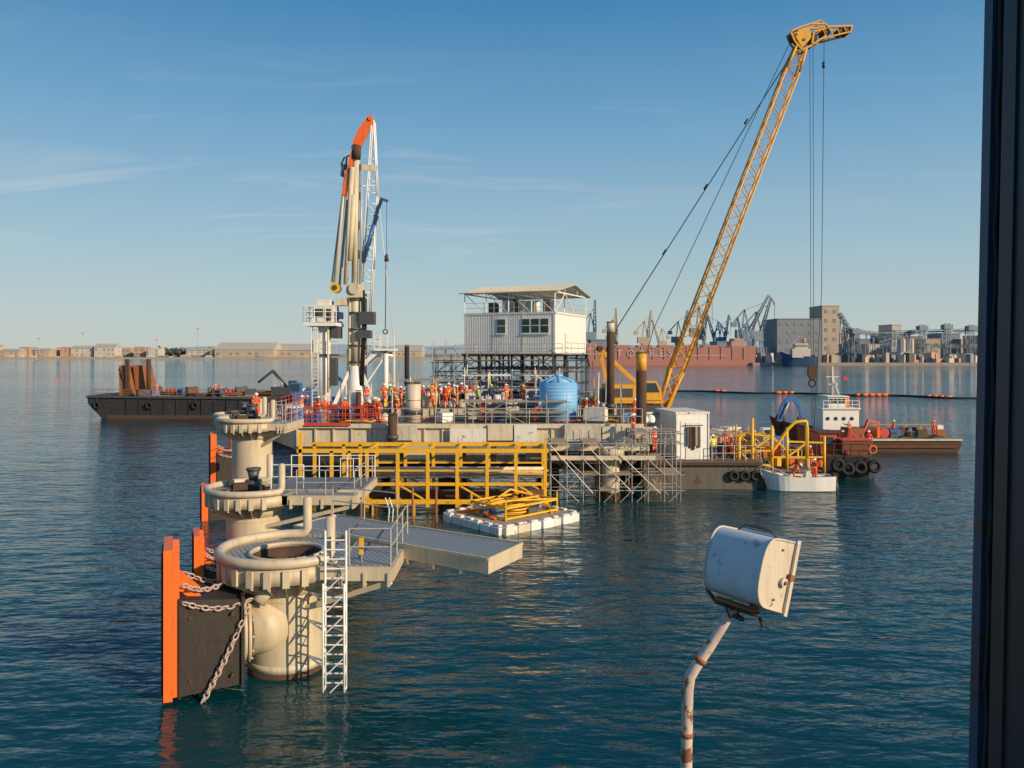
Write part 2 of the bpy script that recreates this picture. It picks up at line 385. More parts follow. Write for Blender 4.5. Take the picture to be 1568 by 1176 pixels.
L.new(h, bp.inputs['Height']); L.new(nn, bp.inputs['Normal']); L.new(bp.outputs[0], bs.inputs['Normal'])
M['water'] = wm
b = MB(); S = 30000
b.add([(-S, -200, 0), (S, -200, 0), (S, S, 0), (-S, S, 0)], [[0, 1, 2, 3]], 'water'); b.obj('sea_water')

# ------------------------------------------------------------ far shore
b = MB()
b.prism([(-3000, 1360), (-900, 1345), (-300, 1350), (150, 1380), (420, 1500), (420, 4000), (-3000, 4000)], -2, 2.2, 'earth')
b.prism([(-3000, 1350), (-900, 1335), (-300, 1340), (150, 1370), (150, 1400), (-3000, 1400)], -2, 1.0, 'sand')
b.obj('shore_terrain')
b = MB(); b.prism([(185, 612), (3000, 600), (3000, 3000), (100, 3000), (100, 760)], -2, 2.3, 'quay'); b.obj('quay_terrain')
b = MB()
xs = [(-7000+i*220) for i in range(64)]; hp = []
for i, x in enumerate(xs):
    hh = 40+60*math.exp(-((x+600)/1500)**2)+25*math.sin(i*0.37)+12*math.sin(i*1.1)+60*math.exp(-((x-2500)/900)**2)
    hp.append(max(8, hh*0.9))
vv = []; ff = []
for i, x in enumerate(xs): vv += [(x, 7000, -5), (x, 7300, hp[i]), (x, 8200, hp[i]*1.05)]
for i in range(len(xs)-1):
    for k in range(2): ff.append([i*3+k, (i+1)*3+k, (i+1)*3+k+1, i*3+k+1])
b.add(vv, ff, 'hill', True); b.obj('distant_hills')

def bldg(name, u0, u1, vt, d, m='bw', roof='flat', depth=25, z0=2.2, rows=1, cols=None, slope=0.12):
    b = MB(); x0, x1 = X(u0, d), X(u1, d); zt = Z(vt, d); W = x1-x0
    if roof == 'gable':
        e = z0+(zt-z0)*(1-slope*2)
        b.bx(x0, x1, d, d+depth, z0, e, m)
        b.ext([(x0-1, d-1, e+.02), (x0-1, d+depth+1, e+.02), (x0-1, d+depth/2, zt)], (W+2, 0, 0), 'roof')
    else:
        b.bx(x0, x1, d, d+depth, z0, zt, m); b.bx(x0-.4, x1+.4, d-.4, d+depth+.4, zt+.02, zt+.8, m)
        e = zt
    cols = cols or max(2, int(W/7)); cw = W/cols; rh = (e-z0)/rows
    for r_ in range(rows):
        for c in range(cols):
            if R.random() < .75:
                xa = x0+cw*(c+.28); za = z0+rh*(r_+.3)
                b.bx(xa, xa+cw*.38, d-.25, d-.02, za, za+rh*.34, 'bwin')
                b.bx(xa-.2, xa+cw*.38+.2, d-.4, d-.27, za-.35, za-.05, m)
    return b.obj(name)
for a in [(-30, -12, 532, 'bt', 'gable'), (0, 28, 534, 'bt', 'gable'), (30, 45, 532, 'bo', 'flat'), (48, 75, 533, 'bt', 'gable'), (78, 90, 534, 'bw', 'flat'),
          (92, 104, 532, 'bo', 'flat'), (108, 142, 529, 'bw', 'gable'), (144, 176, 526, 'bw', 'gable'), (172, 200, 533, 'bt', 'flat'),
          (205, 222, 532, 'bo', 'flat'), (224, 243, 534, 'bw', 'flat'), (285, 322, 533, 'bw', 'gable'), (322, 330, 531, 'bt', 'flat')]:
    bldg('waterfront_building', a[0], a[1], a[2], 1400+R.random()*60, a[3], a[4], rows=2)
bldg('warehouse', 329, 418, 524, 1400, 'bt', 'gable', 60, slope=.25, cols=9)
bldg('warehouse', 418, 478, 526, 1430, 'bt', 'gable', 60, slope=.25, cols=6)
bldg('warehouse', 600, 645, 528, 1420, 'bt', 'gable', 60, slope=.25, cols=6)
bldg('warehouse', -60, -10, 528, 1420, 'bw', 'gable', 60, slope=.25, cols=6)
b = MB()
for i in range(34):
    x = X(-10+i*19+R.random()*12, 1370); hh = 2+R.random()*3
    b.box((x, 1372, 1.0+hh/2), (5+R.random()*10, 6, hh), R.choice(['bw', 'bo', 'bt', 'bg'])); b.box((x, 1372, 1.2+hh), (5, 4, 1.2), 'bw')
b.obj('beach_kiosk_row')
b = MB()
def clump(b, c, r, n):
    for i in range(n):
        p = V(c)+V((R.gauss(0, r*.45), R.gauss(0, r*.4), abs(R.gauss(0, r*.3))))
        s_ = r*(.1+.14*R.random()); a = V((R.uniform(-1, 1), R.uniform(-1, 1), R.uniform(-1, 1))).normalized(); t, q = frame(a)
        b.add([p+t*s_, p+q*s_, p-t*s_, p-q*s_], [[0, 1, 2, 3]], 'tree')
for i in range(80):
    u = R.choice([R.uniform(195, 275), R.uniform(240, 320), R.uniform(20, 640)])
    x = X(u, 1480); b.tube((x, 1480, 2), (x, 1480, 7), .5, 'rustd', 5); clump(b, (x, 1480, 8), 10+R.random()*5, 45)
b.obj('distant_trees')
for u, v in ((127, 510), (303, 503), (240, 520), (60, 518)):
    b = MB(); x = X(u, 1390); zt = Z(v, 1390); b.tube((x, 1390, 2), (x, 1390, zt), .8, 'steel', 6, r2=.4)
    b.torus((x, 1390, zt), 2, .4, 'steel'); b.bx(x-2, x+2, 1389.5, 1390.5, zt-1, zt+.4, 'steel'); b.obj('light_mast')
b = MB(); x = X(55, 900)
b.tube((x, 900, -1), (x, 900, 9), 1.0, 'bo', 8); b.tube((x, 900, 9.1), (x, 900, 11), .7, 'bo', 8, r2=.2); b.obj('channel_marker')

# red laid-up ship
e = empty('cargo_ship'); b = MB(); d = 615
x0, x1 = X(896, d), X(1156, d); zd = Z(532, d)
prof = [(x0, zd+2.5), (x0+4, -1), (x1-5, -1), (x1, 2), (x1+1, zd+1), (x1-18, zd+1), (x1-18, zd), (x0+14, zd), (x0+13, zd+2.5)]
b.ext([(x, d, z) for x, z in prof], (0, 20, 0), 'ship')
b.bx(x0+6, x1-4, d-.3, d-.02, -1, 3.6, 'ship'); b.bx(x0+40, x1-22, d-.3, d-.02, 7, 8.4, 'shipw')
for i in range(14): b.tube((x0+8+i*8.8, d-.4, 5), (x0+8+i*8.8, d-.4, zd), .25, 'shipw', 4)
rail(b, [(x0+14, d, zd), (x1-18, d, zd)], 'shipw', 1.5, 6, .1)
b.obj('hull', e)
b = MB(); xa = x1-17
b.bx(xa, xa+12, d+4, d+18, zd+1, zd+5, 'shipw'); b.bx(xa+2, xa+10, d+4, d+18, zd+5.02, zd+7, 'shipw'); b.tube((xa+6, d+10, zd+7), (xa+6, d+10, zd+12), .4, 'hcr', 6)
for i in range(5): b.bx(x0+24+i*17, x0+35+i*17, d+3, d+17, zd+.02, zd+1.8, 'ship')
b.obj('superstructure', e)
tx = bpy.data.curves.new('hull_lettering', 'FONT'); tx.body = 'T O R R E S'; tx.size = 7.5; tx.extrude = 0.05; tx.space_character = 1.15
tx.materials.append(M['bw']); to = bpy.data.objects.new('hull_lettering', tx); scene.collection.objects.link(to)
to.location = (X(944, d), d-.5, Z(546, d)); to.rotation_euler = (math.pi/2, 0, 0); to.parent = e

def harbour_crane(u, vb, vt, d, dirn, reach, m='hcr', name='harbour_crane'):
    b = MB(); x = X(u, d); zt = Z(vt, d); s = zt-2; z0 = 2
    leg = s*.10
    for a in (-1, 1):
        for c in (-1, 1): b.beam((x+a*leg, d+c*leg, z0), (x+a*leg*.5, d+c*leg*.5, z0+s*.32), s*.022, m)
    b.box((x, d, z0+s*.34), (leg*1.5, leg*1.5, s*.05), m)
    b.box((x-dirn*leg*.4, d, z0+s*.42), (leg*2.2, leg*1.2, s*.12), m)
    piv = V((x+dirn*leg*.5, d, z0+s*.45)); top = V((x-dirn*leg*.2, d, z0+s*.78)); tip = V((x+dirn*reach, d, z0+s))
    b.beam((x-leg*.6, d, z0+s*.45), top, s*.02, m); b.beam((x+leg*.6, d, z0+s*.45), top, s*.02, m)
    lattice(b, piv, tip, s*.045, s*.02, m, 9, s*.008, s*.006)
    b.beam(top, piv.lerp(tip, .8), s*.008, m); b.beam(top, (x-dirn*leg*1.8, d, z0+s*.6), s*.02, m)
    b.box((x-dirn*leg*1.8, d, z0+s*.56), (leg*.8, leg*.6, s*.07), m)
    b.beam(tip, tip+V((dirn*reach*.25, 0, -s*.12)), s*.015, m)
    b.tube(tip+V((dirn*reach*.25, 0, -s*.12)), tip+V((dirn*reach*.25, 0, -s*.45)), s*.003, 'cable', 4)
    b.obj(name)
harbour_crane(906, 545, 459, 720, 1, 3, 'hcr'); harbour_crane(940, 545, 472, 800, 1, 2, 'hcy')
harbour_crane(988, 545, 475, 700, 1, 5, 'hcy'); harbour_crane(1040, 545, 475, 760, 1, 8, 'hcr')
harbour_crane(1072, 545, 448, 740, 1, 9, 'hcr'); harbour_crane(1098, 545, 475, 700, -1, 10, 'hcb'); harbour_crane(1106, 545, 482, 720, 1, 6, 'hcb')
harbour_crane(1142, 545, 452, 690, 1, 20, 'hcr'); harbour_crane(1160, 545, 456, 700, 1, 12, 'hcr'); harbour_crane(1140, 545, 486, 680, -1, 6, 'hcb')
harbour_crane(1012, 545, 490, 900, -1, 10, 'hcy')
bldg('silo_building', 1190, 1258, 489, 700, 'bg', rows=5, depth=40, cols=6)
bldg('elevator_tower', 1259, 1285, 469, 700, 'bt', rows=6, depth=30, cols=2)
for a in [(1286, 1310, 511, 'bt'), (1312, 1340, 520, 'bg'), (1352, 1385, 512, 'bt'), (1366, 1380, 498, 'bw'), (1388, 1412, 516, 'bg'), (1415, 1440, 520, 'bt'),
          (1442, 1470, 512, 'bg'), (1472, 1500, 520, 'bw'), (1330, 1350, 528, 'bw'), (1500, 1560, 515, 'bt'), (1160, 1188, 533, 'bg'), (905, 930, 521, 'bg'), (1098, 1140, 524, 'bg')]:
    bldg('port_building', a[0], a[1], a[2], 670+R.random()*50, a[3], rows=3)
for i, (u, rr, v) in enumerate(((1385, 12, 541), (1418, 12, 542), (1380, 6, 520), (1393, 6, 520), (1455, 9, 544), (1480, 9, 543))):
    b = MB(); d = 640; x = X(u, d); r_ = rr*d/1220
    b.tube((x, d, 2.3), (x, d, Z(v, d)), r_, 'bw', 20, caps=False); b.dome((x, d, Z(v, d)), r_, r_*.25, 'bt')
    ladder(b, (x, d-r_-.2, 2.3), (x, d-r_-.2, Z(v, d)), (.6, 0, 0), 'hcr', 1, .1); b.torus((x, d, Z(v, d)+1), r_, .12, 'hcr'); b.obj('storage_tank')
b = MB(); d = 650
for (ua, va, ub, vb) in ((1345, 510, 1500, 506), (1345, 524, 1400, 508), (1290, 505, 1345, 512), (1400, 530, 1500, 530), (1285, 480, 1310, 520)):
    p, q = P(ua, va, d), P(ub, vb, d); lattice(b, p, q, 3.0, 3.0, 'hcr', 14, .22, .14)
    b.beam(p, q, 2.2, 'hcr', 1.0)
    for i in range(5): c = p.lerp(q, (i+.3)/5); b.beam(c, (c.x-1, c.y, 2), .5, 'hcr'); b.beam(c, (c.x+2.5, c.y, 2), .5, 'hcr')
b.obj('conveyor_gantry')
for u, vt in ((1412, 497), (1450, 495), (1487, 497), (1310, 502)):
    b = MB(); x = X(u, 645); lattice(b, (x, 645, 2), (x, 645, Z(vt, 645)), 4.5, 3, 'hcr', 9, .3, .18); b.bx(x-3.5, x+3.5, 642, 648, Z(vt+9, 645), Z(vt+2, 645), 'hcr')
    b.beam((x-5, 645, Z(vt+4, 645)), (x+5, 645, Z(vt+4, 645)), .6, 'hcr'); b.obj('loading_tower')
b = MB()
for i in range(90):
    u = R.uniform(1158, 1510); d = R.uniform(618, 640); x = X(u, d); hh = R.uniform(1.5, 8)
    b.box((x, d, 2.3+hh/2), (R.uniform(2, 9), 4, hh), R.choice(['bg', 'bt', 'bw', 'hcr', 'bo', 'steeld']), R.random()); 
    if i % 3 == 0: b.tube((x, d, 2.3), (x, d, 2.3+hh*2.2), .3, 'hcr', 5)
b.obj('quay_cargo')

def hull(b, m, o, head, Ln, W, zd, bow=0.8, mdeck=None, bul=0.5, draft=0.8, stern=0.75, k=14):
    o = V(o); c, s_ = math.cos(head), math.sin(head)
    def T(l, t, z): return V((o.x+l*c-t*s_, o.y+l*s_+t*c, z))
    vs = []; n = 7
    for i in range(k+1):
        f = i/k; wd = W/2*(stern+(1-stern)*min(1, f*4)) if f < .6 else W/2*(1-((f-.6)/.4)**2.2*.97)
        zz = zd+bul+bow*max(0, (f-.45)/.55)**2+.1*(1-f)
        lo = f*Ln; kx = lo-(f**6)*Ln*.10
        vs += [T(lo, -wd+.08, zz), T(lo, -wd, zz), T(kx+.0, -wd*.86, .05), T(kx, 0, -draft), T(kx, wd*.86, .05), T(lo, wd, zz), T(lo, wd-.08, zz)]
    fs = []
    for i in range(k):
        for j in range(n-1): fs.append([i*n+j, (i+1)*n+j, (i+1)*n+j+1, i*n+j+1])
    fs.append([1, 2, 3, 4, 5])
    b.add(vs, fs, m, False)
    dv = []
    for i in range(k+1):
        f = i/k; wd = (W/2*(stern+(1-stern)*min(1, f*4)) if f < .6 else W/2*(1-((f-.6)/.4)**2.2*.97))-.04
        zz = zd+bow*.7*max(0, (f-.45)/.55)**2; dv += [T(f*Ln-.03, -wd*.97, zz), T(f*Ln-.03, wd*.97, zz)]
    b.add(dv, [[i*2, i*2+2, i*2+3, i*2+1] for i in range(k)], mdeck or m)
    return T
b = MB(); T = hull(b, 'navyf', (X(1252, 600), 600, 0), math.pi*.93, 27, 9, 6, 4, 'deck', 1.2)
b.bx(X(1212, 600), X(1240, 600), 598, 604, 6.2, 13, 'bw'); b.bx(X(1216, 600), X(1236, 600), 598.5, 603, 13.02, 17, 'bw')
b.bx(X(1217, 600), X(1235, 600), 598.2, 598.45, 14.4, 16, 'bwin'); b.tube((X(1226, 600), 600, 17), (X(1226, 600), 600, 26), .35, 'bo', 6)
b.tube((X(1232, 600), 601, 17), (X(1232, 600), 601, 21), 1.2, 'bo', 10); b.beam((X(1226, 600), 600, 23), (X(1210, 600), 600, 15), .3, 'bw'); b.obj('coaster_ship')

# floating boom
b = MB(); pts = []
for i in range(41):
    u = 1030+i*12.2; d = 205-i*.85+2*math.sin(i*.5); pts.append(V((X(u, d), d, .18)))
b.path(pts, .22, 'black', 6)
for ua, ub in ((1092, 1108), (1186, 1212), (1308, 1350), (1416, 1452)):
    t = (ua-1030)/12.2; k1 = (ub-1030)/12.2
    while t < k1:
        i = int(t); a = pts[i].lerp(pts[min(i+1, 40)], t-i)+V((0, -.1, .12)); b.tube(a, a+V((1.55, -.05, 0)), .33, 'orange', 10); t += .82
b.obj('floating_boom')
b = MB(); p = P(87, 580, 300); b.tube((p.x, 300, -.3), (p.x, 300, .5), .45, 'orange', 12, r2=.35); b.tube((p.x, 300, .5), (p.x, 300, 1.3), .1, 'orange', 6); b.obj('mooring_buoy')

# ------------------------------------------------------------ dolphins
nF = V((-0.92, -0.385, 0)).normalized(); tF = V((-0.385, 0.92, 0)).normalized()
def dolphin(cx, cy, zt, rect, rc=1.2, Rr=2.05, lad=None, gear=True, fz=4.4, so=0.0, zo=0.0):
    e = empty('mooring_dolphin'); C = V((cx, cy, 0)); ri = 1.12
    b = MB(); b.tube((cx, cy, -3), (cx, cy, zt-.5), rc, 'cream', 64, caps=False)
    b.annulus((cx, cy), rc-.02, rc+.06, zt-1.05, zt-.55, 'cream'); b.annulus((cx, cy), rc-.02, rc+.008, -.3, .16, 'rustd')
    b.annulus((cx, cy), rc-.02, rc+.006, .161, .4, 'creamw')
    for z in (1.3, 2.35): b.annulus((cx, cy), rc-.02, rc+.012, z, z+.025, 'cream', 64)
    b.obj('column', e)
    b = MB(); b.annulus((cx, cy), ri, Rr, zt-.5, zt-.02, 'cream'); b.annulus((cx, cy), ri+.08, Rr-.12, zt-.018, zt, 'grate')
    b.torus((cx, cy, zt+.03), ri+.02, .07, 'cream', n=40)
    b.annulus((cx, cy), ri-.06, ri-.01, zt-1.3, zt-.05, 'rustd')
    b.tube((cx, cy, zt-1.3), (cx, cy, zt-(.15 if gear else 1.1)), ri-.08, 'rustd', 32)
    for i in range(14):
        a = R.random()*6.28; z_ = zt-1.0+R.random()*.3; b.path([(cx+.9*math.cos(a), cy+.9*math.sin(a), z_), (cx+.4*math.cos(a+1), cy+.4*math.sin(a+1), z_+.3), (cx+.9*math.cos(a+2), cy+.9*math.sin(a+2), z_+.5)], .05, R.choice(['rusto', 'rustd']), 6)
    for a in (0.3, 1.4, 2.4): b.beam((cx+1.05*math.cos(a), cy+1.05*math.sin(a), zt-.35), (cx-1.05*math.cos(a), cy-1.05*math.sin(a), zt-.35), .1, 'rustd')
    for i in range(24):
        t = 2*math.pi*i/24
        if -0.9 < math.atan2(math.sin(t), math.cos(t)) < 1.1: continue
        c, s_ = math.cos(t), math.sin(t); pr = V((-s_, c, 0))*.025
        b.ext([V((cx+rc*c, cy+rc*s_, zt-.5))-pr/2, V((cx+Rr*c*.99, cy+Rr*s_*.99, zt-.5))-pr/2, V((cx+Rr*c*.99, cy+Rr*s_*.99, zt-.62))-pr/2, V((cx+rc*c, cy+rc*s_, zt-1.1))-pr/2], pr, 'cream')
        b.box((cx+(Rr+.03)*c, cy+(Rr+.03)*s_, zt-.3), (.2, .09, .5), 'cream', t+math.pi/2)
    x0, x1, y0, y1 = cx+rect[0], cx+rect[1], cy+rect[2], cy+rect[3]
    xi = cx+1.9 
    b.bx(xi, x1, y0, y1, zt-.45, zt-.035, 'cream'); b.bx(xi+.1, x1-.1, y0+.1, y1-.1, zt-.034, zt-.012, 'grate')
    b.bx(x0+.4, xi-.01, y0, cy-1.2, zt-.44, zt-.037, 'cream'); b.bx(x0+.5, xi+.09, y0+.1, cy-1.25, zt-.036, zt-.014, 'grate')
    for xx in (xi+.15, (xi+x1)/2, x1-.15): b.bx(xx-.04, xx+.04, y0-.06, y1+.06, zt-.62, zt-.2, 'cream')
    b.beam((x1-.1, y0+.1, zt-.5), (cx+.8, cy-.8, zt-1.5), .16, 'cream')
    b.obj('platform', e)
    b = MB(); arc = []
    a0, a1 = math.radians(-42), math.radians(-268)
    for i in range(33):
        a = a0+(a1-a0)*i/32; arc.append(V((cx+Rr*math.cos(a), cy+Rr*math.sin(a), zt+.15)))
    up = V((0, 0, 1)); rp = .15
    def corner(p, nx_):
        d_ = (p-nx_).normalized(); return [p+d_*.12+up*.05, p+d_*.2+up*.18, p+d_*.2+up*1.2]
    pts = corner(arc[0], arc[1])[::-1]+arc+corner(arc[-1], arc[-2])
    b.path(pts, rp, 'cream', 14)
    for p in (pts[0], pts[-1]): b.dome(p, rp, .08, 'cream')
    b.obj('fender_pipe', e)
    b = MB(); hx = x1-.1
    rail(b, [(hx, y0+.1, zt), (hx, y1-.1, zt)], 'steel', 1.1, 1.4); rail(b, [(x0+1.5, y0+.08, zt), (hx, y0+.08, zt)], 'steel', 1.1, 1.3)
    if lad:
        lx, ly = lad
        ladder(b, (lx, ly, -.4), (lx, ly, zt+1.1), (.62, 0, 0), 'white', .28, .035)
        ladder(b, (lx, ly-.28, -.4), (lx, ly-.28, zt-.4), (.62, 0, 0), 'white', 1.4, .03)
        for i in range(6):
            z = -.2+i*.62; b.tube((lx, ly-.28, z), (lx+.62, ly-.28, z+.6), .02, 'white', 5)
            for q in (0, .62): b.tube((lx+q, ly-.28, z), (lx+q, ly, z+.3), .02, 'white', 5)
        for z in (.6, 1.7, 2.6):
            for q in (0, .62): b.tube((lx+q, ly, z), (cx+.9, cy-.8, z), .035, 'white', 5)
        b.box((lx+1.0, ly+.4, zt+.55), (.12, .1, .5), 'yellow'); b.tube((lx+1.0, ly+.42, zt), (lx+1.0, ly+.42, zt+.8), .03, 'steel', 6)
    b.obj('handrail', e)
    if gear:
        b = MB(); b.tube((cx, cy, zt-.2), (cx, cy, zt+.5), .38, 'steeld', 16); b.tube((cx, cy, zt+.5), (cx, cy, zt+.95), .2, 'steeld', 12, r2=.3)
        b.tube((cx, cy, zt+.95), (cx, cy, zt+1.05), .34, 'steeld', 16); b.box((cx-.4, cy-.3, zt+.25), (.9, .4, .3), 'rustd', .5); b.box((cx+.3, cy-.5, zt+.2), (.8, .3, .3), 'black', -.6)
        b.path([(cx-.8, cy-.5, zt+.2), (cx-1.0, cy-.6, zt+.45), (cx-.8, cy-.7, zt+.6)], .07, 'rustd', 8); b.obj('mooring_hook', e)
    b = MB(); o = C-tF*.8-nF*so+V((0, 0, zo))
    def Q(s_, t_, z): return o+nF*s_+tF*t_+V((0, 0, z))
    def blk(b, s0, s1, t0, t1, z0, z1, m): b.ext([Q(s0, t0, z0), Q(s1, t0, z0), Q(s1, t1, z0), Q(s0, t1, z0)], (0, 0, z1-z0), m)
    blk(b, 3.36, 3.6, -.95, .95, .1, fz, 'orange'); 
    for t_ in (-.93, -.3, .3, .8): blk(b, 3.18, 3.355, t_, t_+.12, .2, fz-.1, 'orange')
    for z in (.5, 1.7, 2.9, fz-.4): blk(b, 3.2, 3.35, -.8, .79, z, z+.15, 'orange')
    blk(b, 3.605, 3.66, -.85, .85, .3, fz-.2, 'black')
    b.ext([Q(3.2, -.5, fz-1.3), Q(3.2, -.5, fz-.9), Q(2.6, -.5, fz-1.5), Q(2.6, -.5, fz-1.75)], tF*.12, 'orange')
    b.ext([Q(3.2, .4, fz-1.3), Q(3.2, .4, fz-.9), Q(2.6, .4, fz-1.5), Q(2.6, .4, fz-1.75)], tF*.12, 'orange')
    b.obj('fender_panel', e)
    b = MB(); 
    poly = [Q(1.5, -.8, .25), Q(3.15, -.95, .2), Q(3.15, -.95, 2.95), Q(1.5, -.8, 2.75)]
    b.ext(poly, tF*1.7, 'rubber')
    blk(b, 1.42, 1.5, -.9, 1.0, .2, 2.85, 'rubber'); blk(b, 3.14, 3.2, -1.0, .95, .15, 3.0, 'rubber')
    for s_ in (1.75, 2.9):
        for z in (.6, 2.4): b.tube(Q(s_, -.98, z), Q(s_, -.8, z), .05, 'rustd', 6)
    b.obj('rubber_fender', e)
    b = MB(); b.tube(Q(.3+so, .35, 1.6), Q(1.32, .1, 1.6), .85, 'cream', 32); b.tube(Q(1.2, .1, 1.6), Q(1.30, .1, 1.6), 1.0, 'cream', 32); b.tube(Q(1.32, .1, 1.6), Q(1.42, .1, 1.6), .98, 'cream', 32)
    b.path([Q(1.0, -.5, 2.5), Q(.8, -.4, 2.75), Q(.3, .2, 2.8)], .22, 'cream', 12)
    for i in range(12):
        t = i*math.pi/6; p = Q(1.19, .1+.92*math.cos(t), 1.6+.92*math.sin(t)); b.tube(p, p-nF*.06, .035, 'steel', 6)
    b.obj('fender_mount', e)
    b = MB(); chain(b, Q(3.1, -1.05, 2.9), Q(1.2, -.75, 2.7), .22); chain(b, Q(1.3, -.9, 2.5), Q(2.75, -1.1, -.3), .12)
    chain(b, Q(3.1, .8, 3.3), Q(1.2, .8, 2.9), .2); chain(b, Q(3.1, -1.0, 3.4), Q(2.0, .1, 3.0), .15)
    b.obj('fender_chain', e)
dolphin(-7.2, 25.5, 3.6, (.8, 3.65, -1.6, 2.4), lad=(-5.56, 23.72), gear=False)
dolphin(-12.0, 37.0, 3.6, (.8, 5.0, -1.2, 3.6), so=1.0, zo=-2.2, fz=4.25)
dolphin(-16.3, 50.0, 5.7, (.8, 2.6, -1.5, 2.5), so=.6, zo=-2.2, fz=4.2)
dolphin(-20.2, 60.0, 5.2, (.8, 2.6, -1.5, 2.5), so=1.2, zo=-.2, fz=4.3)
b = MB(); A, B_, C_, D_ = (-6.8, 30.85), (0.34, 26.3), (-0.72, 24.3), (-7.9, 28.9)
b.prism([A, D_, C_, B_], 3.24, 3.66, 'cream')
def ins(p, k): cx_, cy_ = -3.8, 27.6; return (cx_+(p[0]-cx_)*k, cy_+(p[1]-cy_)*k)
b.prism([ins(p, .955) for p in (A, D_, C_, B_)], 3.662, 3.69, 'grate')
for p, q in ((A, D_), (D_, C_), (C_, B_), (B_, A)): b.beam((p[0], p[1], 3.70), (q[0], q[1], 3.70), .07, 'cream', .09)
for i in range(1, 8):
    p = V((*D_, 3.16)).lerp(V((*C_, 3.16)), i/8); q = V((*A, 3.16)).lerp(V((*B_, 3.16)), i/8); b.beam(p, q, .08, 'cream', .15)
b.bx(-7.5, -5.6, 27.6, 30.4, 3.58, 3.73, 'grate')
rail(b, [(-6.9, 30.7, 3.75), (-4.2, 29.2, 3.75)], 'steel')
b.obj('gangway')
b = MB(); b.bx(-11.2, -6.8, 36.6, 40.2, 3.35, 3.7, 'cream'); b.bx(-11.1, -6.9, 36.7, 40.1, 3.702, 3.73, 'grated'); rail(b, [(-11.1, 40.1, 3.73), (-6.9, 40.1, 3.73)], 'white'); rail(b, [(-11.1, 36.7, 3.73), (-9.6, 36.7, 3.73)], 'white')
b.beam((-11, 37, 3.2), (-7, 37, 3.2), .25, 'cream'); b.obj('access_platform')

# ------------------------------------------------------------ yellow trestle
b = MB(); ya, yb = 50.0, 53.6
px = [X(u, 50) for u in (562, 609, 655, 700, 746, 790, 835)]
for y in (ya, yb):
    for z, w_ in ((3.85, .24), (2.6, .10), (1.75, .18), (.6, .18)): b.beam((px[0]-.2, y, z), (px[-1]+.2, y, z), w_, 'yellow')
    for x in px: b.beam((x, y-.01, -.8), (x, y-.01, 3.95), .2, 'yellow')
    for i in range(len(px)-1):
        if i % 2: b.beam((px[i], y+.02, 1.75), (px[i+1], y+.02, .65), .1, 'yellow')
    b.beam((X(455, 50), y+.02, 3.84), (px[0], y+.02, 3.84), .24, 'yellow')
for x in px:
    for z in (3.85, 1.75, .6): b.beam((x, ya, z), (x, yb, z), .14, 'yellow')
for x in (X(460, 50), X(508, 50), X(535, 50)):
    b.beam((x, ya, 1.0), (x, ya, 5.0 if x < -12 else 3.84), .2, 'yellow'); b.beam((x, yb, -.5), (x, yb, 3.84), .2, 'yellow')
b.bx(px[0], px[-1], ya+1.8, yb-.2, 1.86, 1.9, 'grated')
b.tube((px[0], 51.3, .9), (px[-1], 51.3, .9), .3, 'rustd', 10); b.tube((px[0], 52.3, 2.3), (px[-1], 52.3, 2.3), .22, 'creamw', 10)
for z in (2.4, 3.1): b.beam((px[-1]-1.8, ya-.05, z), (px[-1], ya-.05, z), .08, 'yellow')
b.beam((px[-2], ya-.03, 3.85), (px[-2]+.5, ya-.03, 4.4), .12, 'yellow'); b.beam((px[-1], ya-.03, 3.9), (px[-1], ya-.03, 4.5), .14, 'yellow')
rail(b, [(px[0]-.4, ya-.3, 1.9), (px[0]-1.6, ya-.3, 1.9)], 'white', 1.5, .4)
for x in (-11, -8.5, -6, -3.2): b.beam((x, 48.8, -.5), (x, 48.8, .9), .14, 'yellow')
b.beam((-13.2, 48.8, .9), (-1.5, 48.8, .9), .2, 'yellow')
b.obj('pipe_trestle')

# ------------------------------------------------------------ main platform hull
b = MB(); DK = 4.8
hp = [(-15.6, 57), (9.4, 57), (9.5, 63.7), (14.5, 64.0), (14.5, 84), (-22, 84), (-21, 66)]
b.prism(hp, 3.15, DK, 'creamw'); b.prism([(x*.985-.05, 57.3+(y-57)*.985) for x, y in hp], DK+.001, DK+.03, 'deck')
x = -15.4
while x < 9.3:
    b.bx(x, x+.12, 56.86, 56.99, 3.2, DK+.1, 'creamw'); x += 1.3
b.bx(-15.6, 9.4, 56.75, 56.99, 4.62, DK+.12, 'creamw'); b.bx(-15.6, 9.4, 56.8, 56.99, 3.1, 3.3, 'rustd')
b.bx(-15.7, -11.5, 56.6, 56.74, 4.8, 5.02, 'red')
x = -9
while x < 9:
    wd = R.uniform(1.2, 2.6)
    if R.random() < .75: b.bx(x, x+wd, 56.5, 56.72, 3.4+R.random()*.4, 4.5+R.random()*.45, R.choice(['tarp', 'whitew', 'creamw', 'whitew']))
    x += wd+.1
for xx in (-13, -5, 3, 9):
    for yy in (60, 72, 82): b.tube((xx, yy, -3), (xx, yy, 3.2), .55, 'rustd', 16)
for yy in (58, 62, 68): b.beam((-15, yy, 2.9), (9, yy, 2.9), .4, 'creamw')
for i in range(12): b.beam((-14+i*2, 57.5, 2.8), (-13+i*2, 57.5, 1.2), .1, 'rustd')
b.tube((-14, 58.5, 2.2), (8, 58.5, 2.2), .35, 'creamw', 12); b.tube((-14, 59.5, 1.6), (8, 59.5, 1.6), .3, 'rustd', 12)
for i in range(6): x = -9.5+i*2.1; b.bx(x, x+1.6, 55.2, 56.4, 2.4+.2*(i % 2), 3.4, R.choice(['creamw', 'rustd', 'tarp', 'deck']))
b.obj('work_platform')
UD = 5.65
b = MB(); b.bx(-12, 4.5, 61.8, 76, DK+.04, UD-.03, 'creamw'); b.bx(-11.9, 4.4, 61.9, 75.9, UD-.029, UD, 'deck')
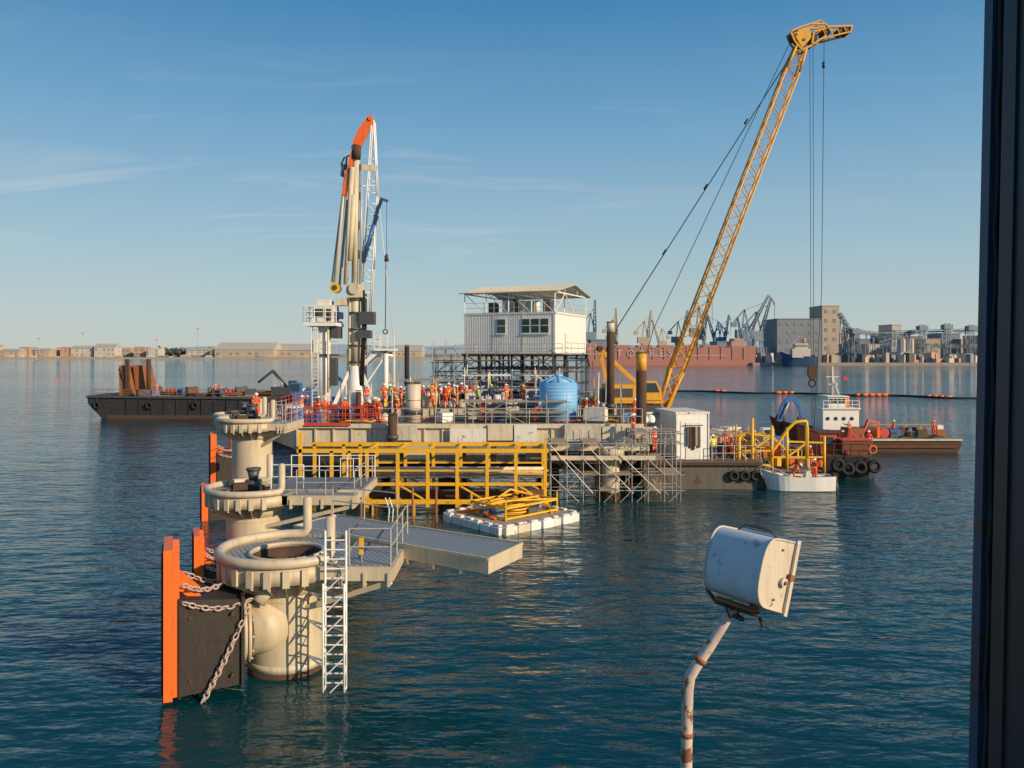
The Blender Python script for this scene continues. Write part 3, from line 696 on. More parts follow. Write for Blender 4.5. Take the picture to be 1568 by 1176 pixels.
for i in range(14): x = -11.9+i*1.2; b.bx(x, x+.1, 61.68, 61.79, DK+.05, UD+.04, 'rustd')
rail(b, [(-11.9, 61.9, UD), (-7.5, 61.9, UD)], 'steel', 1.05, 1.2); rail(b, [(-1, 61.9, UD), (4.4, 61.9, UD)], 'steel', 1.05, 1.2); b.obj('raised_deck')
b = MB()
rail(b, [(-15.5, 56.9, DK+.1), (-9.5, 56.9, DK+.1)], 'red', 1.1, 1.1, .03, 3); rail(b, [(-9.5, 56.9, DK+.1), (9.3, 56.9, DK+.1)], 'steel', 1.1, 1.3, .025)
rail(b, [(-15.5, 57, DK), (-20.8, 66, DK), (-21.8, 83.8, DK)], 'red', 1.1, 1.5, .03, 3)
rail(b, [(-14, 60, DK), (-10, 60.5, DK)], 'red', 1.2, 1, .03, 3)
rail(b, [(-21.8, 83.8, DK), (14.4, 83.8, DK)], 'steel', 1.1, 2)
b.obj('deck_railing')
b = MB(); scaffold(b, 2.6, 11.3, 53.4, 56.2, -.3, 3.9, 1.15, 1.3, .95, diag=.6, seed=4)
scaffold(b, 8.2, 11.2, 53.0, 56.2, 3.9, 4.6, 1.1, 1.3, .9, seed=5, r=.03)
for i in (0, 3, 5): b.tube((2.4+i*.9, 53.2, 4.0-.1*i), (5.4+i*.9, 53.2, .6), .03, 'steel', 5)
b.bx(2.6, 9, 53.6, 56, 2.75, 2.82, 'wood'); b.bx(2.6, 9.6, 53.3, 53.34, 2.8, 3.1, 'creamw'); b.bx(2.0, 9.4, 54.4, 56.7, 3.3, 3.6, 'creamw'); b.obj('scaffolding')
b = MB(); b.tube((X(935, 54.6), 54.6, -2), (X(935, 54.6), 54.6, 3.4), .62, 'cream', 24); b.tube((X(935, 54.6), 54.6, 2.9), (X(935, 54.6), 54.6, 3.5), .95, 'cream', 24); b.tube((X(935, 54.6), 54.6, -.3), (X(935, 54.6), 54.6, .5), .64, 'rustd', 24)
b.obj('support_pile')
b = MB(); scaffold(b, -3.4, 4, 58, 60, DK, DK+1.6, 1.6, 1.2, .9, seed=8, r=.028); b.obj('scaffolding')
b = MB(); scaffold(b, -10, -3, 66, 70, UD, UD+2.0, 1.7, 2, 1.1, m='steel', seed=9, r=.028); b.obj('scaffolding')
b = MB(); scaffold(b, -4, 4, 67, 71, UD, UD+2.4, 1.8, 2, 1.1, m='white', seed=19, r=.035); b.obj('scaffolding')
b = MB(); scaffold(b, -15, -11, 58, 60.5, DK, DK+1.2, 1.2, 1.2, .8, m='red', seed=29, r=.03, deck=False); b.obj('barrier_frame')

# ------------------------------------------------------------ control building on jacket
e = empty('control_building')
C0 = V((4.44, 82, 0)); l = V((-0.92, 0.388, 0)).normalized(); s2 = V((0.388, 0.92, 0)).normalized(); LW, LS = 10.35, 10.4
def B(a, c, z): return C0+l*a+s2*c+V((0, 0, z))
def blkB(b, a0, a1, c0, c1, z0, z1, m): b.ext([B(a0, c0, z0), B(a1, c0, z0), B(a1, c1, z0), B(a0, c1, z0)], (0, 0, z1-z0), m)
b = MB(); z0, z1 = 9.9, 14.2
blkB(b, 0, LW, 0, LS, z0, z1, 'white')
i = 0.2
while i < LW-.1: blkB(b, i, i+.12, -.05, -.003, z0+.25, z1-.2, 'white'); i += .27
i = .2
while i < LS-.1: blkB(b, -.02, -.003, i, i+.14, z0+.25, z1-.2, 'white'); i += .54
for a in (0, 3.45, 6.9, LW-.18): blkB(b, a, a+.18, -.08, -.052, z0, z1, 'whitew')
blkB(b, -.1, LW+.1, -.1, -.055, z1-.18, z1+.05, 'whitew'); blkB(b, -.1, LW+.1, -.1, -.055, z0, z0+.2, 'whitew'); blkB(b, -.1, -.055, 0, LS, z1-.18, z1+.05, 'whitew')
b.obj('walls', e)
b = MB()
for (a0, a1) in ((.7, 1.55), (1.75, 2.6), (2.8, 3.65), (5.55, 6.5)):
    blkB(b, a0-.08, a1+.08, -.11, -.06, 12.0, 13.6, 'white'); blkB(b, a0, a1, -.13, -.112, 12.08, 13.52, 'glass')
    blkB(b, a0-.1, a1+.1, -.2, -.06, 11.9, 11.98, 'white'); blkB(b, a0, a1, -.15, -.132, 12.8, 12.86, 'white')
blkB(b, -.1, -.06, 3, 4, 10.0, 12.1, 'whitew'); b.obj('windows', e)
b = MB(); ze, zr = 16.3, 17.25
for a in (0, 2.6, 5.2, 7.8, LW):
    for c in (0, LS): b.beam(B(a, c, z1), B(a, c, ze), .12, 'white')
    b.beam(B(a, 0, ze), B(a, LS, ze), .12, 'white'); b.beam(B(a, 0, ze), B(a, LS/2, zr), .1, 'white'); b.beam(B(a, LS, ze), B(a, LS/2, zr), .1, 'white')
    for q in (.15, .3, .7, .85):
        b.beam(B(a, LS*q, ze), B(a, LS*q, ze+(zr-ze)*(1-abs(q-.5)*2)), .06, 'white')
for k in range(4): b.beam(B(.1+k*2.6, 0, z1), B(2.7+k*2.6-.2, 0, ze), .07, 'white'); 
b.beam(B(0, 0, ze), B(LW, 0, ze), .12, 'white'); b.beam(B(0, 0, z1), B(0, LS*.3, ze), .08, 'white'); b.beam(B(0, LS*.6, z1), B(0, LS*.3, ze), .08, 'white')
rail(b, [B(0, 0, z1), B(LW, 0, z1)], 'steel', 1.1, 1.2); rail(b, [B(0, 0, z1), B(0, LS, z1)], 'steel', 1.1, 1.2)
ov = .5
for sgn in (0, 1):
    c0, c1 = (-ov, LS/2) if sgn == 0 else (LS+ov, LS/2)
    zz0 = ze-.05
    b.ext([B(-ov, c0, zz0+.05), B(LW+ov, c0, zz0+.05), B(LW+ov, c1, zr+.1), B(-ov, c1, zr+.1)], (0, 0, .06), 'roof')
    for k in range(38): a = -ov+.1+k*(LW+2*ov)/38; b.beam(B(a, c0, zz0+.13), B(a, c1, zr+.18), .06, 'roof')
b.obj('roof_canopy', e)
b = MB()
blkB(b, 3, 4.4, 1, 2.2, z1+.02, z1+1.3, 'steel'); blkB(b, 5.2, 6.8, 2, 3.4, z1+.02, z1+1.5, 'whitew'); blkB(b, 1, 1.8, 1.2, 2.4, z1+.02, z1+1.4, 'steeld'); blkB(b, 7.2, 8.0, 1, 2, z1+.02, z1+1.2, 'steeld')
b.tube(B(4.8, 1, z1), B(4.8, 1, z1+1.6), .25, 'steeld', 12); b.tube(B(2.4, 1, z1), B(2.4, 1, z1+1.3), .3, 'white', 12); b.obj('rooftop_equipment', e)
b = MB()
for a in (0, 2.6, 5.2, 7.8, LW):
    for c in (0, 3.5, 7, LS): b.beam(B(a, c, DK), B(a, c, z0), .22, 'steeld')
for z in (z0-.15, 8.3, 6.6):
    for c in (0, 3.5, 7, LS): b.beam(B(-.3, c, z), B(LW+.3, c, z), .22, 'steeld')
    for a in (0, 2.6, 5.2, 7.8, LW): b.beam(B(a, -.3, z), B(a, LS+.3, z), .18, 'steeld')
for k in range(4):
    for zz in (DK, 6.6, 8.3):
        b.beam(B(k*2.6, 0, zz), B(k*2.6+2.6, 0, zz+1.6), .08, 'steeld'); b.beam(B(k*2.6+2.6, 0, zz), B(k*2.6, 0, zz+1.6), .08, 'steeld')
blkB(b, -1.2, -.1, -.4, LS, z0-.1, z0, 'grate'); rail(b, [B(-1.2, -.4, z0), B(-1.2, LS, z0)], 'steel', 1.1, 2.0); rail(b, [B(-1.2, -1.2, z0), B(LW, -1.2, z0)], 'steel', 1.0, 2); blkB(b, -1.2, LW, -1.2, -.12, z0-.1, z0, 'grated')
b.obj('support_jacket', e)
b = MB(); scaffold(b, -7.5, 7, 78.5, 81, DK, 9.2, 1.5, 1.3, 1.15, m='steeld', seed=31, r=.035, diag=.5); b.obj('scaffolding')
b = MB(); scaffold(b, -8.0, -4.6, 80, 83, DK, 10.4, 1.2, 1.5, 1.3, m='steel', seed=33, r=.035, diag=.5); b.obj('scaffolding')

# ------------------------------------------------------------ blue tank
b = MB(); cx, cy = X(855, 60.2), 60.2; r_ = 1.45; z0 = DK+.03; zt = 7.75
b.tube((cx, cy, z0), (cx, cy, zt), r_, 'tank', 48)
for i in range(11): b.torus((cx, cy, z0+.2+i*.26), r_, .025, 'tank', n=48, k=6)
b.tube((cx, cy, zt), (cx, cy, zt+.42), r_*.98, 'tank', 48, r2=.35); b.tube((cx, cy, zt+.42), (cx, cy, zt+.62), .3, 'tank', 20)
for i in range(8):
    a = i*math.pi/4; b.beam((cx+r_*.95*math.cos(a), cy+r_*.95*math.sin(a), zt+.05), (cx+.35*math.cos(a), cy+.35*math.sin(a), zt+.44), .08, 'tank')
b.path([(cx+r_+.12, cy-.5, z0), (cx+r_+.12, cy-.5, zt-.2), (cx+r_-.2, cy-.5, zt+.1)], .05, 'blue'); b.obj('water_tank')

# ------------------------------------------------------------ lattice crane
e = empty('crawler_crane'); d = 66; b = MB()
foot = P(1014, 622, d); top = P(1226, 72, d)
f1 = foot.lerp(top, .1); f2 = foot.lerp(top, .93)
lattice(b, foot, f1, .5, 1.12, 'yellowc', 3, .10, .05); lattice(b, f1, f2, 1.12, 1.12, 'yellowc', 30, .08, .038); lattice(b, f2, top, 1.12, .8, 'yellowc', 3, .10, .05)
dd = (top-foot).normalized(); pd = V((dd.z, 0, -dd.x))
b.beam(foot+pd*.5, f1.lerp(f2, .12)+pd*.6, .28, 'yellowc'); b.beam(foot-pd*.3, f1.lerp(f2, .12)-pd*.5, .2, 'yellowc')
b.obj('boom', e)
b = MB()
for y in (-.45, .45):
    o_ = V((0, y, 0)); ps = [P(1208, 52, d), P(1220, 46, d), P(1238, 40, d), P(1262, 40, d), P(1262, 47, d), P(1243, 52, d), P(1240, 72, d), P(1226, 80, d), P(1214, 66, d)]
    for p, q in zip(ps, ps[1:]+ps[:1]): b.beam(p+o_, q+o_, .14, 'yellowc')
    b.ext([p+o_ for p in (P(1212, 54, d), P(1236, 44, d), P(1240, 60, d), P(1226, 76, d))], (0, .06, 0), 'yellowc')
    b.beam(P(1252, 45, d)+o_, P(1302, 43, d)+o_, .14, 'yellowc'); b.beam(P(1250, 64, d)+o_, P(1298, 52, d)+o_, .12, 'yellowc'); b.beam(P(1302, 43, d)+o_, P(1298, 54, d)+o_, .12, 'yellowc')
    for k in range(4): b.beam(P(1256+k*11, 45, d)+o_, P(1262+k*10, 60-k*3, d)+o_, .07, 'yellowc')
    b.beam(P(1240, 72, d)+o_, P(1262, 58, d)+o_, .14, 'yellowc'); b.beam(P(1240, 40, d)+o_, P(1253, 34, d)+o_, .1, 'yellowc'); b.beam(P(1253, 34, d)+o_, P(1262, 42, d)+o_, .1, 'yellowc')
for u, v, rr in ((1216, 56, .45), (1228, 64, .45), (1242, 60, .4), (1262, 52, .36), (1294, 48, .36), (1284, 50, .28)):
    p = P(u, v, d); b.tube(p-V((0, .35, 0)), p+V((0, .35, 0)), rr, 'rustd', 18); b.tube(p-V((0, .5, 0)), p+V((0, .5, 0)), .12, 'steeld', 8)
b.obj('boom_head', e)
b = MB(); xa, xb = X(926, d), X(1016, d)
b.bx(xa, xb-.3, d-1.6, d+2.2, DK+1.1, DK+1.35, 'yellowc'); b.bx(xa, xa+2.4, d-1.5, d+2.2, DK+1.36, DK+2.6, 'yellowc'); b.bx(xa-.35, xa-.02, d-1.2, d+1.8, DK+1.2, DK+2.2, 'steeld')
b.bx(xa+.3, xa+2.1, d-1.56, d-1.51, DK+1.6, DK+2.3, 'steeld')
b.ext([(xb-1.9, d-1.7, DK+1.36), (xb-.4, d-1.7, DK+1.36), (xb-.5, d-1.7, DK+2.2), (xb-.9, d-1.7, DK+2.9), (xb-1.9, d-1.7, DK+2.9)], (0, 1.2, 0), 'yellowc')
b.ext([(xb-1.75, d-1.74, DK+2.0), (xb-.62, d-1.74, DK+2.0), (xb-.95, d-1.74, DK+2.75), (xb-1.75, d-1.74, DK+2.75)], (0, .03, 0), 'glass')
b.tube((xa+3.1, d-1, DK+1.8), (xa+3.1, d+1.2, DK+1.8), .4, 'steeld', 16)
b.tube((xa+2.4, d+.4, DK+.7), (xa+2.4, d+.4, DK+1.1), 1.2, 'steeld', 24)
for y in (-1.5, 1.3):
    b.ext([(xa, d+y, DK+.35), (xa+.4, d+y, DK+.04), (xb-.6, d+y, DK+.04), (xb-.2, d+y, DK+.35), (xb-.2, d+y, DK+.65), (xb-.6, d+y, DK+.95), (xa+.4, d+y, DK+.95), (xa, d+y, DK+.65)], (0, .7, 0), 'steeld')
    for i in range(7): b.tube((xa+.5+i*.6, d+y-.05, DK+.3), (xa+.5+i*.6, d+y, DK+.3), .2, 'rustd', 10)
    for i in range(9): b.box((xa+.6+i*.45, d+y+.35, DK+.98), (.3, .74, .05), 'steeld')
b.obj('carrier', e)
b = MB(); g = P(918, 534, d)
for y in (-.7, .7):
    o_ = V((0, y, 0)); b.beam(P(972, 584, d)+o_, g+o_, .22, 'yellowc'); b.beam(P(935, 612, d)+o_, g+o_, .14, 'yellowc'); b.beam(P(972, 584, d)+o_, P(1000, 622, d)+o_, .22, 'yellowc')
    b.tube(top+o_*.15+pd*-.3, P(946, 500, d)+o_*.15, .035, 'cable', 5); b.tube(P(1212, 60, d)+o_*.1, P(1000, 505, d)+o_*.2, .016, 'cable', 5)
    b.tube(P(1000, 505, d)+o_*.2, P(985, 560, d)+o_*.3, .018, 'cable', 5)
    b.tube(P(946, 500, d)+o_*.15, P(930, 545, d)+o_*.3, .03, 'cable', 5)
for u, v in ((1015, 390), (1078, 290), (1140, 190)): b.tube(P(u, v, d), P(u+5, v-8, d), .09, 'cable', 6)
b.tube(g-V((0, .9, 0)), g+V((0, .9, 0)), .22, 'rustd', 10)
for u0, u1, v1 in ((1240, 1242, 560), (1245, 1246, 560)): b.tube(P(u0, 62, d), P(u1, v1, d), .022, 'cable', 5)
for u0, u1, v1 in ((1262, 1258, 450),): b.tube(P(u0, 52, d), P(u1, v1, d), .026, 'cable', 5); b.tube(P(1261, 95, d), P(1261, 104, d), .12, 'cable', 8); b.tube(P(u1, v1, d), P(1246, 660, d), .025, 'cable', 5)
hk = P(1244, 572, d)
b.ext([hk+V((-.35, -.15, .6)), hk+V((.35, -.15, .6)), hk+V((.4, -.15, -.1)), hk+V((.15, -.15, -.5)), hk+V((-.15, -.15, -.5)), hk+V((-.4, -.15, -.1))], (0, .3, 0), 'rustd')
b.torus(hk+V((0, 0, -.8)), .28, .08, 'rustd', nrm=(0, 1, 0)); b.tube(P(1242, 560, d), hk+V((0, 0, .6)), .05, 'cable', 5); b.tube(hk+V((0, 0, -1)), P(1243, 650, d), .025, 'cable', 5)
b.obj('rigging', e)

def pile(u, vt, vb, d, r, name='steel_pile', m='rust', capm='yellowc', capv=None):
    b = MB(); x = X(u, d); b.tube((x, d, Z(vb, d)), (x, d, Z(vt, d)), r, m, 20)
    if capv: b.tube((x, d, Z(capv, d)), (x, d, Z(vt, d)+.05), r*1.03, capm, 20)
    b.annulus((x, d), r*.9, r*1.3, Z(vb, d)+.8, Z(vb, d)+1.1, 'steeld', 20); b.annulus((x, d), r*.7, r*1.1, Z(vt, d)+.05, Z(vt, d)+.12, 'rustd', 20)
    for k in range(4): z = Z(vt, d)-1.2-k*1.4; b.torus((x, d, z), r*1.02, .02, 'steeld', n=20, k=5)
    b.obj(name)
pile(935, 495, 640, 62, .30, capv=508, capm='creamw', m='rustd'); pile(982, 542, 720, 58, .38, capv=568, capm='yellowc', m='rustd'); pile(623, 530, 600, 76, .22, m='black'); pile(601, 636, 690, 56, .32, m='rustd')
pile(549, 600, 650, 60, .2, m='rustd'); pile(770, 600, 640, 64, .15, m='steel'); pile(633, 588, 650, 59.5, .55, m='creamw')
b = MB(); x = X(591, 66); b.tube((x, 66, DK), (x, 66, Z(541, 66)), .2, 'white', 12); b.tube((x-.7, 66, Z(541, 66)), (x+.6, 66, Z(545, 66)), .12, 'white', 8); b.box((x, 66, DK+.2), (.8, .8, .4), 'white'); b.obj('vent_post')

# ------------------------------------------------------------ knuckle crane
e = empty('loading_arm_crane'); d = 66
b = MB(); c = P(545, 636, d); cx = c.x
b.tube((cx, d, DK), (cx, d, Z(560, d)), .95, 'white', 24, r2=.5); b.tube((cx, d, Z(562, d)), (cx, d, Z(436, d)), .40, 'creamw', 20)
b.tube((cx+.65, d+.3, Z(600, d)), (cx+.65, d+.3, Z(450, d)), .2, 'steeld', 12); b.tube((cx-.55, d-.1, Z(600, d)), (cx-.4, d-.1, Z(440, d)), .18, 'creamw', 12)
for a in (-1, 1):
    b.beam((cx+a*2.0, d-1, DK), (cx+a*.3, d, Z(560, d)), .28, 'white'); b.beam((cx+a*1.2, d+1.6, DK), (cx+a*.3, d, Z(570, d)), .25, 'white')
for v in (575, 555, 530, 505, 480, 460): b.annulus((cx, d), .38, .56, Z(v, d), Z(v, d)+.12, 'steeld', 20)
for i in range(5): b.path([(cx+.5+i*.07, d-.4, Z(445, d)), (cx+.62+i*.07, d-.55, Z(500, d)), (cx+.4+i*.08, d-.5, Z(590, d))], .04, 'black', 5)
b.obj('mast', e)
b = MB()
b.bx(cx-.7, cx+.65, d-.6, d+.6, Z(456, d), Z(436, d), 'creamw'); b.tube((cx, d-.8, Z(443, d)), (cx, d+.8, Z(443, d)), .45, 'creamw', 20); b.bx(cx+.4, cx+1.6, d-.8, d+.4, Z(497, d), Z(478, d), 'steeld'); b.bx(cx+.3, cx+1.3, d-.8, d+.4, Z(518, d), Z(506, d), 'steeld')
b.bx(cx-1.5, cx-.7, d-.6, d+.6, Z(468, d), Z(457, d), 'creamw'); b.tube(P(514, 441, d)-V((0, .4, 0)), P(514, 441, d)+V((0, .4, 0)), .42, 'yellow', 20); b.tube(P(514, 441, d)-V((0, .45, 0)), P(514, 441, d)-V((0, .4, 0)), .22, 'steeld', 16)
b.bx(cx-1.9, cx-1.3, d-.9, d+.9, Z(518, d), Z(492, d), 'steeld'); b.bx(cx-1.8, cx-1.2, d-.8, d+.8, Z(488, d), Z(478, d), 'navy'); b.obj('slewing_head', e)
b = MB()
def bar(u0, v0, u1, v1, w_, m, y=0, h=None): b.beam(P(u0, v0, d)+V((0, y, 0)), P(u1, v1, d)+V((0, y, 0)), w_, m, h)
def tb(u0, v0, u1, v1, r, m, y=0, r2=None): b.tube(P(u0, v0, d)+V((0, y, 0)), P(u1, v1, d)+V((0, y, 0)), r, m, 14, r2)
tb(543, 440, 546, 232, .27, 'creamw'); tb(531, 436, 541, 258, .20, 'creamw', -.45); tb(537, 400, 543, 300, .22, 'creamw', -.45); tb(513, 438, 531, 262, .15, 'creamw', -.2); tb(519, 436, 535, 262, .13, 'creamw', .3); tb(508, 432, 527, 275, .06, 'steel', 0)
tb(552, 440, 555, 250, .09, 'steel', -.2)
for v in (300, 345, 390): bar(538, v, 555, v, .12, 'creamw', 0, .7)
bar(527, 300, 541, 235, .32, 'orange', -.1, .6); bar(523, 345, 528, 298, .16, 'orange', -.1); bar(529, 252, 526, 270, .5, 'steeld', .1)
tb(547, 224, 546, 244, .38, 'rustd', -.2)
b.ext([P(u, v, d)+V((0, -.3, 0)) for u, v in ((539, 236), (541, 218), (549, 200), (563, 180), (570, 177), (571, 187), (560, 210), (551, 228))], (0, .6, 0), 'orange')
b.tube(P(545, 228, d)-V((0, .5, 0)), P(545, 228, d)+V((0, .5, 0)), .30, 'steeld', 18); b.tube(P(568, 183, d)-V((0, .4, 0)), P(568, 183, d)+V((0, .4, 0)), .18, 'orange', 14)
b.path([P(528, 240, d), P(523, 250, d), P(525, 268, d), P(529, 275, d)], .07, 'black', 6); b.path([P(540, 236, d), P(531, 240, d), P(529, 262, d)], .07, 'black', 6)
b.obj('boom_arms', e)
b = MB()
for y in (0, .7):
    tb(569, 182, 553, 430, .05, 'white', y); tb(572, 184, 577, 300, .07, 'white', y); tb(577, 300, 566, 480, .06, 'white', y)
for i in range(14):
    v = 225+i*17; t = (v-182)/(430-182); u0 = 569-16*t; u1 = 572+(5*(v-184)/116 if v < 300 else 5-11*(v-300)/180)
    tb(u0, v, u1, v+3, .04, 'white'); 
    if i % 2: tb(u0, v, u1, v+18, .03, 'white')
b.beam(P(545, 256, d), P(578, 258, d), .12, 'creamw', .5); b.beam(P(551, 285, d), P(577, 284, d), .1, 'white'); b.beam(P(551, 380, d), P(572, 378, d), .1, 'white')
b.obj('access_ladder', e)
b = MB()
b.beam(P(577, 330, d), P(556, 402, d), .28, 'navy', .45); b.beam(P(584, 306, d), P(574, 335, d), .22, 'navy', .3); b.beam(P(582, 304, d), P(594, 308, d), .2, 'steeld'); tb(574, 345, 560, 385, .12, 'blue', -.3)
tb(592, 308, 592, 388, .02, 'cable'); b.tube(P(592, 400, d), P(592, 389, d), .2, 'rustd', 12, r2=.1); tb(591, 400, 590, 503, .035, 'cable'); tb(580, 310, 602, 515, .025, 'white'); b.torus(P(590, 508, d), .18, .05, 'rustd', nrm=(0, 1, 0))
b.obj('jib', e)
b = MB(); xa = X(498, d)
b.tube((xa, d-.5, DK), (xa, d-.5, Z(495, d)), .55, 'white', 24); b.bx(X(473, d), X(522, d), d-1.8, d+1.2, Z(500, d), Z(495, d), 'white')
rail(b, [(X(473, d), d-1.8, Z(495, d)), (X(522, d), d-1.8, Z(495, d))], 'white', 1.3, .8, .035, 3); rail(b, [(X(473, d), d-1.8, Z(495, d)), (X(473, d), d+1.2, Z(495, d))], 'white', 1.3, .9, .035, 3)
b.bx(X(483, d), X(515, d), d-1.2, d+1, Z(494, d), Z(468, d), 'whitew'); b.bx(X(486, d), X(500, d), d-1.25, d-1.21, Z(486, d), Z(474, d), 'glass'); b.bx(X(503, d), X(512, d), d-1.25, d-1.21, Z(492, d), Z(474, d), 'steeld')
b.bx(X(490, d), X(509, d), d-1, d+.6, Z(467.8, d), Z(460, d), 'whitew')
ladder(b, (X(484, d), d-1.2, DK), (X(484, d), d-1.2, Z(500, d)), (.5, 0, 0), 'white', .3); ladder(b, (X(484, d), d-1.6, DK+2), (X(484, d), d-1.6, Z(500, d)), (.5, 0, 0), 'white', 1.0)
b.bx(X(490, d), X(518, d), d-1.2, d+.3, Z(545, d), Z(542, d), 'steeld'); rail(b, [(X(488, d), d-1.2, Z(542, d)), (X(520, d), d-1.2, Z(542, d))], 'steel', 1, .7); b.bx(X(508, d), X(518, d), d-1, d, Z(590, d), Z(548, d), 'steeld')
b.tube((X(508, d), d-1.3, Z(600, d)), (X(508, d), d-1.3, Z(497, d)), .1, 'creamw', 8); b.bx(X(486, d), X(496, d), d-1.3, d-1.15, Z(540, d), Z(520, d), 'whitew')
b.obj('control_tower')
b = MB(); p0, p1 = P(548, 566, d), P(580, 536, d)
b.beam(p0, p1, .2, 'white', .35); b.beam(p0+V((0, 1, 0)), p1+V((0, 1, 0)), .2, 'white', .35); rail(b, [p0, p1], 'white', 1, .8, .035); b.bx(X(574, d), X(605, d), d-.5, d+1.5, Z(537, d), Z(534, d), 'white'); rail(b, [(X(574, d), d-.5, Z(534, d)), (X(605, d), d-.5, Z(534, d))], 'white', 1.1, .5, .035)
for i in range(9): q = p0.lerp(p1, i/9); b.bx(q.x, q.x+.25, d, d+1, q.z+.1, q.z+.13, 'white')
b.beam(P(596, 536, d), P(560, 590, d), .12, 'white'); b.beam(P(604, 536, d), P(604, 636, d), .12, 'white'); b.obj('access_stair')

# ------------------------------------------------------------ deck equipment
def drums(x, y, z, n, m):
    for i in range(n):
        b = MB(); xx, yy = x+(i % 3)*.62, y+(i//3)*.62
        b.tube((xx, yy, z), (xx, yy, z+.88), .29, m, 16)
        for q in (.02, .3, .6, .86): b.torus((xx, yy, z+q), .295, .015, m, n=16, k=5)
        b.obj('oil_drum')
def genset(x, y, z, m, rot=0, s=1.0, name='generator'):
    b = MB(); b.box((x, y, z+.1), (2.2*s, 1.1*s, .2), 'steeld', rot); b.box((x, y, z+.2+.55*s), (2.0*s, .95*s, 1.1*s), m, rot)
    c, s_ = math.cos(rot), math.sin(rot)
    for k in (-.6, .1): b.box((x+k*s*c+.49*s*s_, y+k*s*s_-.49*s*c, z+.2+.5*s), (.55*s, .04, .6*s), 'steeld', rot)
    b.tube((x+.6*s*c, y+.6*s*s_, z+.2+1.1*s), (x+.6*s*c, y+.6*s*s_, z+.55+1.1*s), .06, 'steeld', 8); b.box((x, y, z+.23+1.12*s), (1.9*s, .85*s, .05), m, rot); b.obj(name)
def ibc(x, y, z):
    b = MB(); b.box((x, y, z+.08), (1.2, 1, .14), 'wood'); b.box((x, y, z+.66), (1.1, .92, 1.0), 'white')
    for i in range(5):
        for q in (-.5, .5): b.tube((x-.56+i*.28, y+q, z+.15), (x-.56+i*.28, y+q, z+1.2), .015, 'steel', 4)
    for k in range(4):
        for q in (-.5, .5): b.tube((x-.6, y+q, z+.25+k*.3), (x+.6, y+q, z+.25+k*.3), .015, 'steel', 4)
    b.tube((x, y, z+1.16), (x, y, z+1.22), .15, 'red', 12); b.obj('liquid_container')
def pipes(x, y, z, n, Ln, m, rot=0):
    b = MB(); c, s_ = math.cos(rot), math.sin(rot)
    for i in range(n):
        r_ = .12; k = i % 4; q = i//4; ox = (k+.5*(q % 2))*.26; z_ = z+.2+q*.22
        b.tube((x-ox*s_, y+ox*c, z_), (x-ox*s_+Ln*c, y+ox*c+Ln*s_, z_), r_, m, 10)
    for f in (.15, .85): b.box((x+Ln*f*c-.4*s_, y+Ln*f*s_+.4*c, z+.05), (.12, 1.2, .1), 'wood', rot)
    b.obj('pipe_stack')
def reel(x, y, z, m):
    b = MB()
    for q in (-.45, .45): b.tube((x+q-.03, y, z+.6), (x+q+.03, y, z+.6), .6, m, 20)
    b.tube((x-.42, y, z+.6), (x+.42, y, z+.6), .38, 'black', 18)
    for q in (-.55, .55): b.beam((x+q, y-.4, z), (x+q, y, z+.6), .07, 'steeld'); b.beam((x+q, y+.4, z), (x+q, y, z+.6), .07, 'steeld')
    b.obj('hose_reel')
def crate(x, y, z, s, m, rot):
    b = MB(); b.box((x, y, z+s*.45), (s*1.4, s, s*.8), m, rot); b.box((x, y, z+.05), (s*1.5, s*1.05, .08), 'wood', rot)
    for q in (-.5, 0, .5): b.box((x+q*s*1.2*math.cos(rot), y+q*s*1.2*math.sin(rot), z+s*.45), (.06, s*1.04, s*.84), 'steeld', rot)
    b.box((x, y, z+s*.87), (s*1.44, s*1.04, .04), m, rot); b.obj('equipment_crate')
def bags(x, y, z, n, m):
    b = MB()
    for i in range(n):
        xx = x+(i % 3)*.7+R.uniform(-.1, .1); yy = y+(i//3)*.6; s_ = R.uniform(.3, .42)
        b.dome((xx, yy, z+.2), s_, s_*1.2, m, 10, 4); b.tube((xx, yy, z), (xx, yy, z+.2), s_*.85, m, 10, r2=s_)
    b.obj('bulk_bags')
RR = random.Random(5)
cols = ['white', 'whitew', 'yellow', 'blue', 'orange', 'creamw', 'steel', 'steeld', 'cream', 'whitew', 'creamw']
occupied = [(X(855, 60.2), 60.2, 2.4), (cx, 66, 3), (X(498, 66), 66, 1.6)]
for i in range(150):
    x = RR.uniform(-18, 9); y = RR.uniform(58.3, 75)
    if x < -15-(y-57)*.5: continue
    if any((x-a)**2+(y-c)**2 < r*r for a, c, r in occupied): continue
    on = -11.5 < x < 3 and y > 62.4
    if -13 < x < 5.5 and 61 < y <= 62.4: continue
    z = UD+.01 if on else DK+.03
    k = RR.random(); s = .8 if on else 1
    if k < .13: genset(x, y, z, RR.choice(cols), RR.random()*3, (.6+RR.random()*.4)*s)
    elif k < .3: drums(x, y, z, RR.randint(1, 3), RR.choice(['blue', 'orange', 'steel', 'white']))
    elif k < .38: ibc(x, y, z)
    elif k < .52: pipes(x, y, z, RR.randint(4, 10), 2+RR.random()*2, RR.choice(['creamw', 'rust', 'steel', 'yellow']), RR.random()*.6)
    elif k < .62: reel(x, y, z, RR.choice(['yellow', 'orange', 'wood', 'blue']))
    elif k < .8: bags(x, y, z, RR.randint(2, 5), RR.choice(['white', 'tarp', 'creamw', 'blue', 'yellow']))
    else: crate(x, y, z, (.6+RR.random()*.7)*s, RR.choice(cols), RR.random()*3)
b = MB()
